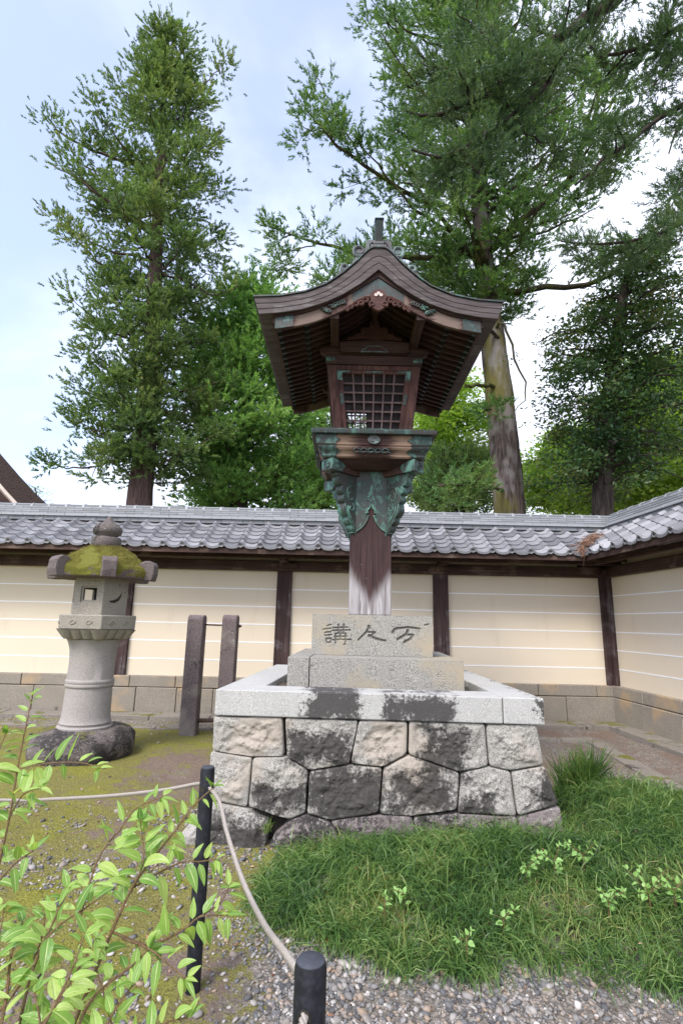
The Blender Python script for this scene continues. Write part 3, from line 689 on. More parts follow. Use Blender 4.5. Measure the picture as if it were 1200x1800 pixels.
# fallen twigs caught in the roof valley
n = 520; c = np.array([3.80, 7.93, 2.72]); tt = RNG.uniform(0, 1, n) ** 1.3
P = c + np.stack([tt * .42 + RNG.normal(0, .05, n) - .03, tt * .40 + RNG.normal(0, .04, n), tt * .26 + RNG.normal(0, .02, n) + .015], -1)
D = RNG.normal(size=(n, 3)); D[:, 2] *= .35
V1, F1 = blades(P, D, RNG.uniform(.05, .16, n), RNG.uniform(.005, .010, n), 2, gravity=.3)
n2_ = 46; P2 = c + RNG.normal(0, .03, (n2_, 3)) + (-.07, -.03, -.02); D2 = RNG.normal(0, .35, (n2_, 3)); D2[:, 2] = -1
V2, F2 = blades(P2, D2, RNG.uniform(.06, .17, n2_), RNG.uniform(.006, .012, n2_), 2)
V3, F3 = blades(np.array([[3.76, 7.88, 2.66]]), np.array([[-.16, 0, -1.]]), np.array([.33]), np.array([.014]), 2)
o = raw_mesh('dead_twigs', (np.concatenate([V1, V2, V3]), np.concatenate([F1, F2 + len(V1), F3 + len(V1) + len(V2)])), 3, M['dry'])
tag(o, 'clump of reddish brown dead cedar twigs caught in the corner roof valley', 'dead twigs')

# ------------------------------------------------------------------ stone platform
plat = thing('stone_platform', 'square platform of rough fitted granite blocks with black stained pale coping', 'platform', (.3, 5.0, 0))
FL, FR, BR_, BL = np.array([-.885, 3.936]), np.array([1.456, 3.832]), np.array([1.43, 6.10]), np.array([-.72, 6.22])
def quadprism(mb, pts, z0, z1, m=0, tint=None):
    mb.hexa([np.array([*p, z0]) for p in pts], [np.array([*p, z1]) for p in pts], m, tint)
def lerp(a, b_, t): return a + (b_ - a) * t
def inner(k):      # coping inner corners
    c = (FL + FR + BR_ + BL) / 4; return [p + norm(c - p) * k for p in (FL, FR, BR_, BL)]
I = inner(.44)
J = FR + (FL - FR) * .122; J2 = J + np.array([0.0, .30])
for pts in ([FL, J - (.003, 0), np.array([J[0] - .003, I[1][1]]), I[0]],
            [J + (.003, 0), FR, FR + (BR_ - FR) * .47, np.array([I[1][0] + .02, lerp(I[1], I[2], .45)[1]]), I[1] + (.0, -.0)],
            [FR + (BR_ - FR) * .473, BR_, I[2], np.array([I[1][0] + .02, lerp(I[1], I[2], .456)[1]])],
            [BR_ - (.003, 0), BL, I[3], I[2] - (.003, 0)], [BL, FL + (.0, .004), I[0] + (0, .003), I[3]]):
    mb = MB(); n_ = len(pts)
    if n_ == 5: pts = [J + (.003, 0), FR, pts[2], pts[3], np.array([J[0] + .003, I[1][1]])]
    V = [np.array([*p, .822]) for p in pts] + [np.array([*p, 1.0]) for p in pts]; n_ = len(pts)
    mb.add(V, [tuple(range(n_))[::-1], tuple(range(n_, 2 * n_))] + [(i, (i + 1) % n_, n_ + (i + 1) % n_, n_ + i) for i in range(n_)])
    mb.build('coping_stone', M['coping'], plat, bevel=.008)
def insetq(d):
    c = (FL + FR + BR_ + BL) / 4; return [p + norm(c - p) * d for p in (FL, FR, BR_, BL)]
mb = MB(); quadprism(mb, insetq(.12), -.2, .80); quadprism(mb, insetq(.42), .75, .93); mb.build('core', M['joint'], plat)
q = insetq(.42); G_ = np.array([[lerp(lerp(q[0], q[1], u), lerp(q[3], q[2], u), v) for v in np.linspace(0, 1, 60)] for u in np.linspace(0, 1, 60)])
Z_ = .945 + (fbm(np.concatenate([G_, G_[..., :1] * 0], -1), 14, 4, 3) - .5) * .06
mb = MB(); mb.grid(np.concatenate([G_, Z_[..., None]], -1)); mb.build('soil_fill', M['soil'], plat, smooth=True)

def rough_stone(poly, fn, mat, bulge=.045, depth=.22, seed=0, rough=.03, margin=.03, shrink=.003):
    """poly: convex outline in face coordinates (a,b) metres; fn(a,b,h)->world"""
    poly = np.array(poly, float); c = poly.mean(0)
    B = []; n = len(poly)
    for i in range(n):
        p, q_ = poly[i], poly[(i + 1) % n]; k = max(3, int(np.linalg.norm(q_ - p) / .014)); t = np.linspace(0, 1, k, endpoint=False)[:, None]
        B.append(p + (q_ - p) * t)
    B = np.concatenate(B); N = len(B)
    # soften corners
    for _ in range(2): B = .5 * B + .25 * (np.roll(B, 1, 0) + np.roll(B, -1, 0))
    d = norm(B - c); B = B - d * shrink
    B = B + (fbm(np.concatenate([B * 6, B[:, :1] * 0 + seed], 1), 1, 3, seed)[:, None] - .5) * .012
    R = np.linalg.norm(B - c, axis=1)
    rings = [B]; H = [np.full(N, -depth)]
    rings.append(B); H.append(np.full(N, -.004))
    ss = np.concatenate([[1 - .006 / R.mean()], np.linspace(1 - .02 / R.mean(), .03, 26)])
    for s_ in ss:
        p = c + (B - c) * s_; e = (1 - s_) * R
        P3 = np.concatenate([p, np.full((N, 1), seed * 3.1)], 1)
        pil = smooth(margin * .2, margin * 1.6 + .03, e)
        nz = (fbm(P3, 7, 5, seed, .55) - .5) * 2; fine = (fbm(P3, 34, 3, seed + 5) - .5)
        ridged = np.abs(fbm(P3, 12, 3, seed + 9) - .5) * 2
        h = .002 + pil * (bulge * .28 + nz * rough * 1.3 - ridged * rough * .9) + fine * .012 - np.abs(fbm(P3, 26, 3, seed + 3) - .5) * .02 * pil
        rings.append(p); H.append(h)
    V = np.concatenate([np.stack([fn(a, b_, h) for (a, b_), h in zip(rg, hh)]) for rg, hh in zip(rings, H)])
    K = len(rings); F = [(i * N + j, i * N + (j + 1) % N, (i + 1) * N + (j + 1) % N, (i + 1) * N + j) for i in range(K - 1) for j in range(N)]
    F.append(tuple(range((K - 1) * N, K * N)))
    mb = MB(); mb.add(V, F); return mb.build('foundation_stone', mat, plat, smooth=True, autosmooth=60)

# front face plane through the coping's front edge; picture survey of the joints
fdir = norm(FR - FL); fnrm = np.array([fdir[1], -fdir[0]])
def front_pt(a, b_, h):
    out_ = .012 + .06 * (1 - min(max(b_, 0), .82) / .82) ** 2 + h
    return np.array([FL[0] + fdir[0] * a + fnrm[0] * (out_ - .03), FL[1] + fdir[1] * a + fnrm[1] * (out_ - .03), b_])
def face_ab(X, Y):
    px = 350 + X / 1.875; py = 1060 + Y / 1.875
    x = (px - 600) / FPX; y = -(py - 900) / FPX; xr = _cr * x - _sr * y; yr = _sr * x + _cr * y
    d = np.array([xr, math.cos(PITCH) - yr * math.sin(PITCH), math.sin(PITCH) + yr * math.cos(PITCH)])
    n3 = np.array([fnrm[0], fnrm[1], 0]); p0 = np.array([FL[0], FL[1], 0]) + n3 * .0
    t = ((p0 - np.array([0, 0, CZ])) @ n3) / (d @ n3); P_ = np.array([0, 0, CZ]) + d * t
    return ((P_[:2] - FL) @ fdir, P_[2])
STN = [([(45, 374), (272, 380), (280, 507), (175, 509), (38, 489)], 'fstone', .05), ([(280, 380), (525, 388), (495, 533), (362, 554), (287, 507)], 'fstone', .045),
       ([(527, 388), (688, 392), (685, 500), (604, 545), (497, 533)], 'fstone', .025), ([(691, 392), (944, 400), (955, 539), (862, 560), (690, 501)], 'fstone', .035),
       ([(947, 402), (1115, 402), (1138, 536), (1027, 556), (957, 541)], 'fstone', .055), ([(35, 491), (173, 511), (160, 672), (30, 648)], 'fstone', .05),
       ([(176, 511), (285, 508), (358, 559), (352, 690), (300, 712), (162, 673)], 'fstone', .05), ([(362, 557), (495, 536), (603, 548), (590, 692), (430, 714), (356, 692)], 'fstone', .035),
       ([(690, 503), (861, 563), (848, 682), (700, 702), (593, 693), (606, 549)], 'fstone', .035), ([(865, 562), (956, 543), (1026, 559), (1046, 702), (850, 692)], 'fstone', .04),
       ([(1029, 559), (1140, 539), (1185, 665), (1048, 702)], 'fstone', .05), ([(-60, 760), (28, 652), (160, 675), (232, 716), (215, 830), (-50, 850)], 'fstone', .10),
       ([(238, 775), (300, 714), (354, 695), (430, 717), (465, 770), (450, 850), (220, 850)], 'fstone3', .10), ([(432, 717), (592, 696), (702, 705), (720, 850), (455, 850), (468, 768)], 'fstone3', .05),
       ([(704, 705), (850, 695), (1046, 704), (1060, 850), (722, 850)], 'fstone3', .05), ([(1049, 705), (1188, 670), (1215, 850), (1062, 850)], 'fstone3', .05)]
for i, (pl_, mt, bl) in enumerate(STN):
    rough_stone([face_ab(X, Y) for X, Y in pl_], front_pt, M[mt], bl, seed=i + 1)
# the other three sides, coursed the same way
def side_stones(A, B_, sd0):
    d = norm(B_ - A); nn = np.array([d[1], -d[0]]); Lh = np.linalg.norm(B_ - A)
    fn = lambda a, b_, h: np.array([A[0] + d[0] * a + nn[0] * (h - .02 + .05 * (1 - b_)), A[1] + d[1] * a + nn[1] * (h - .02 + .05 * (1 - b_)), b_])
    rr = random.Random(sd0)
    for z0, z1, off in ((.42, .815, 0), (-.12, .41, .3)):
        cuts = [.13 if sd0 == 40 else 0]; 
        while cuts[-1] < Lh - .7: cuts.append(cuts[-1] + rr.uniform(.45, .65) + (off if len(cuts) == 1 else 0) * .5)
        cuts.append(Lh - (.13 if sd0 == 80 else 0))
        for k_ in range(len(cuts) - 1):
            a0, a1 = cuts[k_] + .005, cuts[k_ + 1] - .005; j = rr.uniform(-.04, .04)
            rough_stone([(a0, z0), (a1, z0), (a1 + (j if k_ < len(cuts) - 2 else 0), z1), (a0, z1)], fn, M[rr.choice(['fstone', 'fstone2', 'fstone3'])], .045, seed=sd0 + k_ + int(z0 * 10))
side_stones(FR - (.05, 0), BR_ - (.05, 0), 40); side_stones(BR_, BL, 60); side_stones(BL, FL, 80)

# ------------------------------------------------------------------ carved pedestal
ped = thing('stone_pedestal', 'two stepped granite blocks, the upper carved with three large characters, under the wooden post', 'pedestal', (.3, 5.0, .95))
def seg_dist(P, A, B_):
    d = B_ - A; t = np.clip(((P - A) @ d) / (d @ d + 1e-12), 0, 1); return np.linalg.norm(P - (A + t[..., None] * d), axis=-1)
def carved_face(x0, x1, yf0, yf1, z0, z1, strokes, du=.004):
    """front face with the strokes (face coords: metres from lower left) cut in as V grooves"""
    nu = int((x1 - x0) / du); nv = int((z1 - z0) / du)
    U, Vv = np.meshgrid(np.linspace(0, x1 - x0, nu), np.linspace(0, z1 - z0, nv), indexing='ij'); P = np.stack([U, Vv], -1)
    dep = np.zeros(U.shape)
    for pts, wdt, dp in strokes:
        pts = np.array(pts)
        for a, b_ in zip(pts[:-1], pts[1:]):
            dd = seg_dist(P, a, b_); dep = np.maximum(dep, dp * np.clip(1.15 - dd / wdt, 0, 1) ** .6 * (dd < wdt * 1.15))
    yb = yf0 + (yf1 - yf0) * U / (x1 - x0)
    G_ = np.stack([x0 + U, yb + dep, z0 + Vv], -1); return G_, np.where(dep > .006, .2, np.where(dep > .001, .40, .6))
def block(mb, x0, x1, y0f, y1f, dpt, z0, z1):
    quadprism(mb, [(x0, y0f), (x1, y1f), (x1 + dpt * .043, y1f + dpt), (x0 + dpt * .043, y0f + dpt)], z0, z1)
# survey coordinates of the strokes inside the enlarged front (1200 wide) -> face metres
def fc(X, Y):
    u = (X - 205) / 743.; yt = 35 + (X - 215) * 23 / 735.; yb_ = 272 + (X - 200) * 28 / 748.
    return (u * 1.072, (1 - (Y - yt) / (yb_ - yt)) * .352)
ch = []
def st(pts, wd=.010, dp=.014): ch.append(([fc(*p) for p in pts], wd, dp))
st([(706, 150), (718, 133), (735, 127)], .014); st([(735, 127), (800, 121), (872, 131)], .011); st([(800, 140), (788, 163), (737, 192)], .013)
st([(778, 166), (822, 166), (830, 172)], .010); st([(830, 170), (815, 192), (778, 210)], .014); st([(905, 110), (926, 106)], .010, .01)
st([(560, 112), (545, 143), (494, 192)], .010); st([(556, 112), (562, 122)], .013); st([(540, 146), (598, 148), (570, 168), (556, 172)], .009); st([(560, 166), (600, 186), (640, 197)], .012); st([(632, 196), (660, 199)], .010)
for q in ([(300, 105), (322, 100)], [(274, 127), (322, 121)], [(286, 145), (322, 142)], [(286, 162), (322, 160)], [(293, 182), (325, 180), (321, 203)], [(293, 182), (297, 205), (322, 204)],
          [(338, 118), (425, 116)], [(332, 134), (440, 133)], [(368, 98), (370, 148)], [(402, 98), (400, 148)], [(350, 152), (352, 210)], [(350, 152), (414, 152), (414, 216), (404, 218)], [(345, 170), (420, 170)],
          [(332, 190), (446, 189)], [(383, 138), (383, 190)]): st(q, .0075, .012)
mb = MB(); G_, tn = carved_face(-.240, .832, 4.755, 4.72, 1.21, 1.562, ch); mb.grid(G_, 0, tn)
# leave the carved front of the block open: the block starts behind the deepest groove
mb2 = MB(); block(mb2, -.2395, .8315, 4.773, 4.738, .66, 1.2095, 1.5635)
mb3 = MB()
quadprism(mb3, [(-.240, 4.755), (.832, 4.72), (.8318, 4.775), (-.2398, 4.81)], 1.5615, 1.5645); quadprism(mb3, [(-.2415, 4.755), (-.2395, 4.755), (-.2395, 4.81), (-.2415, 4.81)], 1.209, 1.5645); quadprism(mb3, [(.8315, 4.72), (.8335, 4.72), (.8335, 4.775), (.8315, 4.775)], 1.209, 1.5645)
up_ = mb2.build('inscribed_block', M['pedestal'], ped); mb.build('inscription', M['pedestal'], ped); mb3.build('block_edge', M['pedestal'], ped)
# lower step: two stones with a joint, faint small carving at its end
ch = []
def fl(X, Y):
    u = (X - 228) / 910.; return (u * 1.155, (1 - (Y - 325) / 190.) * .235)
def s2(pts): ch.append(([fl(*p) for p in pts], .0045, .003))
for q in ([(1070, 362), (1046, 384)], [(1070, 362), (1096, 384)], [(1056, 384), (1086, 384)], [(1050, 396), (1092, 396)], [(1071, 384), (1071, 410)], [(1044, 411), (1098, 411)],
          [(1056, 424), (1046, 440)], [(1080, 424), (1092, 440)], [(1070, 432), (1046, 456)], [(1070, 432), (1096, 456)], [(1058, 452), (1084, 452), (1082, 466), (1058, 466), (1058, 452)],
          [(955, 366), (950, 404)], [(967, 368), (967, 398)], [(980, 364), (980, 404)], [(842, 412), (874, 412), (874, 444), (842, 444), (842, 412)], [(858, 412), (858, 444)], [(842, 428), (874, 428)],
          [(740, 366), (765, 366)], [(752, 408), (738, 424)], [(752, 408), (768, 424)]): s2(q)
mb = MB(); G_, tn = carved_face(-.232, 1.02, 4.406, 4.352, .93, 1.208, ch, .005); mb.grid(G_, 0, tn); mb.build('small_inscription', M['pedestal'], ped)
mb = MB(); quadprism(mb, [(-.2315, 4.411), (1.0195, 4.357), (1.07, 5.72), (-.18, 5.78)], .90, 1.2075); mb.build('lower_block', M['pedestal'], ped)
mb = MB(); quadprism(mb, [(-.415, 4.410), (-.239, 4.402), (-.19, 5.78), (-.36, 5.78)], .90, 1.210); mb.build('lower_block', M['pedestal'], ped, bevel=.006)

# ------------------------------------------------------------------ wooden lantern
CX, CY = .285, 5.05
wl = thing('wooden_lantern', 'tall roofed wooden lantern with green copper fittings and a lattice window on one thick post', 'lantern', (CX, CY, 1.564))
def rel(x, y, z): return (CX + x, CY + y, z)
def rb(mb, x0, x1, y0, y1, z0, z1, m=0): mb.b(CX + x0, CX + x1, CY + y0, CY + y1, z0, z1, m)
def four(fn):
    """run fn with a mapper for each of the four faces: (along, out, z)->world"""
    for k in range(4):
        a = k * math.pi / 2; c, s_ = math.cos(a), math.sin(a)
        fn(lambda u, v, z, c=c, s_=s_: np.array([CX + u * c + v * s_, CY + u * s_ - v * c, z]), k)
mb = MB(); zs = np.linspace(1.564, 3.0, 24)
rb(mb, -.195, .195, -.195, .195, 1.564, 3.0); mb.build('post', M['post'], wl, bevel=.012)
# copper sheath with the cusped lower edge
cut = [(-.20, 2.33), (-.155, 2.335), (-.10, 2.375), (-.075, 2.40), (-.045, 2.445), (-.03, 2.485), (-.022, 2.505), (-.052, 2.50), (-.058, 2.522), (-.03, 2.53), (-.035, 2.555), (-.012, 2.58), (0, 2.61)]
outl = cut + [(-x, z) for x, z in cut[-2::-1]] + [(.20, 2.94), (-.20, 2.94)]
def sheath(w_, k):
    mb = MB()
    # split in two halves so every outline stays simple
    L_ = cut + [(0, 2.94), (-.2, 2.94)]; R_ = [(-x, z) for x, z in L_][::-1]
    for o_, tn in ((L_, .3), (R_, .6)): mb.prism(o_, lambda a, b_, d: w_(a, .195 + d, b_), .0, .010, 0, tn)
    mb.build('copper_sheath', M['copper_b'], wl)
    mb = MB(); ed = [w_(a, .206, b_) for a, b_ in cut] + [w_(-a, .206, b_) for a, b_ in cut[-2::-1]]; mb.tube(ed, .005, 5)
    mb.tube([w_(-.05, .206, 2.655), w_(-.045, .206, 2.685), w_(-.02, .206, 2.69), w_(0, .206, 2.715), w_(.02, .206, 2.69), w_(.045, .206, 2.685), w_(.05, .206, 2.655), w_(.02, .206, 2.66), w_(0, .206, 2.64), w_(-.02, .206, 2.66), w_(-.05, .206, 2.655)], .005, 5)
    mb.build('sheath_trim', M['copper_l'], wl, smooth=True)
four(sheath)
# diagonal scroll brackets
cusp = [(.20, 2.30), (.255, 2.335, 'l', .022), (.30, 2.41, 'l', .03), (.345, 2.475, 'l', .03), (.395, 2.60, 'l', .045), (.415, 2.68, 'l', .03), (.44, 2.765, 'l', .03), (.50, 2.84, 'l', .03), (.52, 2.885, 'l', .015)]
prof = [(.20, 2.30)]
for i in range(1, len(cusp)):
    p0 = np.array(cusp[i - 1][:2]); p1 = np.array(cusp[i][:2]); bl = cusp[i][3]; d = p1 - p0; nrm_ = np.array([d[1], -d[0]]) / np.linalg.norm(d)
    for t in np.linspace(0, 1, 8)[1:]: prof.append(tuple(p0 + d * t + nrm_ * bl * .8 * math.sin(math.pi * t) ** .8))
prof += [(.10, 2.885), (.10, 2.30)]
for k in range(4):
    a = math.pi / 4 + k * math.pi / 2; c, s_ = math.cos(a), math.sin(a)
    D_ = lambda r, t, z, c=c, s_=s_: np.array([CX + r * c - t * s_, CY + r * s_ + t * c, z])
    mb = MB(); mb.prism(prof, lambda r, z, t: D_(r, t, z), -.042, .042); br = mb.build('scroll_bracket', M['copper_b'], wl, bevel=.006)
    mb = MB()
    for sd_ in (-.0435, .0435):
        def spiral(r0, z0, R0, a0, turns, sg=1): return [D_(r0 + R0 * (1 - t * .8) * math.cos(a0 + sg * t * turns * 6.283), sd_, z0 + R0 * (1 - t * .8) * math.sin(a0 + sg * t * turns * 6.283)) for t in np.linspace(0, 1, 16)]
        mb.tube([D_(.345, sd_, 2.66), D_(.375, sd_, 2.70), D_(.37, sd_, 2.75), D_(.33, sd_, 2.775), D_(.29, sd_, 2.76)], .006, 5)
        mb.tube(spiral(.32, 2.665, .055, 1.6, .75, -1), .006, 5); mb.tube(spiral(.315, 2.57, .045, 2.0, .9), .006, 5)
        mb.tube([D_(.36, sd_, 2.58), D_(.355, sd_, 2.52), D_(.30, sd_, 2.45), D_(.27, sd_, 2.40), D_(.275, sd_, 2.36)], .006, 5)
        mb.tube([D_(.40, sd_, 2.60), D_(.37, sd_, 2.50), D_(.33, sd_, 2.44), D_(.29, sd_, 2.37)], .004, 5)
    sc_ = mb.build('scroll_line', M['copper_l'], wl, smooth=True)
    mb = MB(); mb.prism([(.10, 2.885), (.60, 2.885), (.60, 2.99), (.10, 2.99)], lambda r, z, t: D_(r, t, z), -.066, .066, 0); bm_ = mb.build('diagonal_beam', M['wood_y'], wl, bevel=.004)
    mb = MB(); mb.prism([(.47, 2.882), (.61, 2.882), (.61, 2.993), (.50, 2.993), (.43, 2.95)], lambda r, z, t: D_(r, t, z), -.072, .072); 
    mb.build('copper_cap', M['copper_b'], wl, bevel=.005)
    mb = MB(); mb.tube([D_(.612, .036 * math.cos(q), 2.938 + .036 * math.sin(q)) for q in np.linspace(0, 6.28, 13)], .006, 5); mb.tube([D_(.612, .02 * math.cos(q) * (1 - q / 8), 2.938 + .02 * math.sin(q)) for q in np.linspace(0, 5, 9)], .006, 5); mb.build('cap_emblem', M['copper'], wl, smooth=True)
# platform above the brackets: stepped mouldings
mb = MB()
def sq(z0, h0, z1, h1, m=0): mb.hexa([rel(-h0, -h0, z0), rel(h0, -h0, z0), rel(h0, h0, z0), rel(-h0, h0, z0)], [rel(-h1, -h1, z1), rel(h1, -h1, z1), rel(h1, h1, z1), rel(-h1, h1, z1)], m)
sq(2.94, .30, 3.0, .455); mb.build('ledge_soffit', M['wood_x'], wl, bevel=.004)
mb = MB(); ps = [(.455, 3.0), (.468, 3.012), (.470, 3.03), (.480, 3.05), (.500, 3.068), (.510, 3.085), (.512, 3.103)]
for (h0, z0), (h1, z1) in zip(ps[:-1], ps[1:]): sq(z0, h0, z1, h1)
sq(3.106, .520, 3.197, .530); mb.build('ledge_moulding', M['ledge'], wl)
mb = MB(); sq(3.197, .575, 3.235, .582); sq(3.235, .582, 3.252, .56); mb.build('ledge_top', M['copper'], wl, bevel=.005)
def ledge_plates(w_, k):
    for s_ in (-1, 1):
        mb = MB(); zz = [(3.11, .525), (3.193, .5335)]
        e = [(.345, 3.11), (.36, 3.125), (.335, 3.135), (.31, 3.151), (.335, 3.166), (.36, 3.178), (.345, 3.193)]
        V = [w_(s_ * u, .5295 + (z - 3.106) * .11 + .003, z) for u, z in e] + [w_(s_ * .534, .5295 + .003 + .01, 3.193), w_(s_ * .534, .5225 + .006, 3.11)]
        Vb = [p - (w_(0, 1, 0) - w_(0, 0, 0)) * .02 for p in V]; n_ = len(V)
        mb.add(V + Vb, [tuple(range(n_)), tuple(range(n_, 2 * n_))[::-1]] + [(i, n_ + i, n_ + (i + 1) % n_, (i + 1) % n_) for i in range(n_)])
        for j, ((h0, z0), (h1, z1)) in enumerate(zip(ps[:-1], ps[1:])):
            ue = [.33, .355, .33, .30, .33, .355, .34]
            mb.add([w_(s_ * ue[j], h0 + .005, z0), w_(s_ * (h0 + .005), h0 + .005, z0), w_(s_ * (h1 + .005), h1 + .005, z1), w_(s_ * ue[j + 1], h1 + .005, z1)], [(0, 1, 2, 3)])
        mb.build('copper_corner_plate', M['copper'], wl)
    mb = MB(); ring = [w_(.052 * math.cos(q), .541, 3.152 + .040 * math.sin(q)) for q in np.linspace(0, 2 * math.pi, 25)]
    mb.prism([(.05 * math.cos(q), 3.152 + .038 * math.sin(q)) for q in np.linspace(0, 2 * math.pi, 24, endpoint=False)], lambda a, b_, d: w_(a, d, b_), .525, .541)
    mb.tube(ring, .005, 5, cap=False)
    for sg in (-1, 1): mb.tube([w_(sg * (.014 + .020 * math.cos(q)), .543, 3.152 + sg * .002 + .016 * math.sin(q) * sg) for q in np.linspace(-.6, 3.8, 9)], [.008, .008, .008, .007, .006, .005, .004, .003, .002], 5)
    mb.build('crest_medallion', M['copper_g'], wl, smooth=True, autosmooth=40)
    mb = MB(); rr = random.Random(k)
    for j in range(5):
        x0 = -.16 + j * .066
        mb.tube([w_(x0 + .035 * math.cos(q) * (1 - q / 9), .497 + .01, 3.053 + .03 * math.sin(q) * (1 - q / 9)) for q in np.linspace(0, 5.5, 10)], .008, 5)
        mb.tube([w_(x0 - .02, .507, 3.03), w_(x0 + .02, .510, 3.045), w_(x0 + .06, .507, 3.03)], .007, 5)
    mb.build('carved_cloud_mount', M['copper_d'], wl, smooth=True)
four(ledge_plates)
# lantern box: leaning corner posts, sills, lattice windows
hb, ht, zb, zt = .372, .452, 3.252, 3.945
hw = lambda z: hb + (ht - hb) * (z - zb) / (zt - zb)
for sx in (-1, 1):
    for sy in (-1, 1):
        mb = MB(); wq = .085
        mk = lambda z: [rel(sx * hw(z), sy * hw(z), z), rel(sx * (hw(z) - wq), sy * hw(z), z), rel(sx * (hw(z) - wq), sy * (hw(z) - wq), z), rel(sx * hw(z), sy * (hw(z) - wq), z)]
        b0, t0 = [np.array(p) for p in mk(zb)], [np.array(p) for p in mk(zt)]
        if sx * sy > 0: b0, t0 = b0[::-1], t0[::-1]
        mb.hexa(b0, t0); mb.build('corner_post', M['wood_z'], wl, bevel=.006)
def window(w_, k):
    mb = MB()
    def pl(u0, u1, z0, z1, v0, v1, m=0, mbx=None):
        X_ = mbx or mb; g_ = lambda u, z, v: w_(u * (hw(z) - .085) / (hw(zt) - .085), hw(z) - v, z)
        X_.hexa([g_(u0, z0, v0), g_(u1, z0, v0), g_(u1, z0, v1), g_(u0, z0, v1)], [g_(u0, z1, v0), g_(u1, z1, v0), g_(u1, z1, v1), g_(u0, z1, v1)], m)
    U = ht - .085
    pl(-U, U, zb, 3.285, .01, .07); pl(-U, U, 3.90, zt, .008, .07)
    pl(-U, -U + .055, 3.285, 3.90, .014, .06); pl(U - .055, U, 3.285, 3.90, .014, .06); pl(-U + .055, U - .055, 3.285, 3.315, .016, .06); pl(-U + .055, U - .055, 3.865, 3.90, .016, .06)
    f = mb.build('window_frame', M['wood_z'], wl, bevel=.003)
    lat = MB(); u0, u1, z0, z1 = -U + .055, U - .055, 3.315, 3.865
    for i in range(1, 6): c = u0 + (u1 - u0) * i / 6; pl(c - .009, c + .009, z0, z1, .024, .042, 0, lat)
    for i in range(1, 6): c = z0 + (z1 - z0) * i / 6; pl(u0, u1, c - .008, c + .008, .026, .040, 0, lat)
    lat.build('window_lattice', M['lattice'], wl)
    ms = MB()
    if k != 2:
        g_ = lambda u, z: w_(u * (hw(z) - .085) / (hw(zt) - .085), hw(z) - .055, z)
        for sg in (1, -1):
            c = u0 - (z1 - z0)
            while c < u1:
                a0 = max(c, u0); a1 = min(c + (z1 - z0), u1); zz0 = z0 + (a0 - c); zz1 = z0 + (a1 - c)
                if a1 - a0 > .01 and not (k == 0 and False):
                    A, B_ = (g_(sg * a0, zz0), g_(sg * a1, zz1)); ms.tube([A, B_], .0012, 3, cap=False)
                c += .022
        ms.build('wire_mesh', M['mesh'], wl)
    for s_ in (-1, 1):
        cp = MB(); pl(s_ * U, s_ * (U - .13), 3.875, 3.897, .010, .016, 0, cp); pl(s_ * U, s_ * (U - .05), 3.80, 3.8752, .0102, .016, 0, cp); cp.build('copper_mount', M['copper_b'], wl)
        cp = MB(); pl(s_ * (U - .006), s_ * (U - .046), 3.56, 3.665, .010, .016, 0, cp); cp.build('copper_mount', M['copper_b'], wl, bevel=.002)
    cp = MB(); pl(-.085, .085, 3.872, 3.894, .010, .016, 0, cp); cp.build('copper_mount', M['copper_b'], wl, bevel=.002)
    if k == 2:      # boards added to cut down the daylight showing through the rear lattice
        bd = MB(); pl(-U + .05, U - .05, 3.785, 3.875, .062, .068, 0, bd); pl(-U + .05, .035, 3.31, 3.784, .062, .068, 0, bd); pl(.255, U - .05, 3.31, 3.784, .062, .068, 0, bd); bd.build('added_rear_blind', M['wood_dark'], wl)
four(window)
mb = MB(); rb(mb, -.35, .35, -.35, .35, 3.253, 3.262); mb.build('box_floor', M['wood_dark'], wl)
mb = MB(); rb(mb, -.42, .42, -.42, .42, 3.95, 3.97); mb.build('box_ceiling', M['wood_dark'], wl)
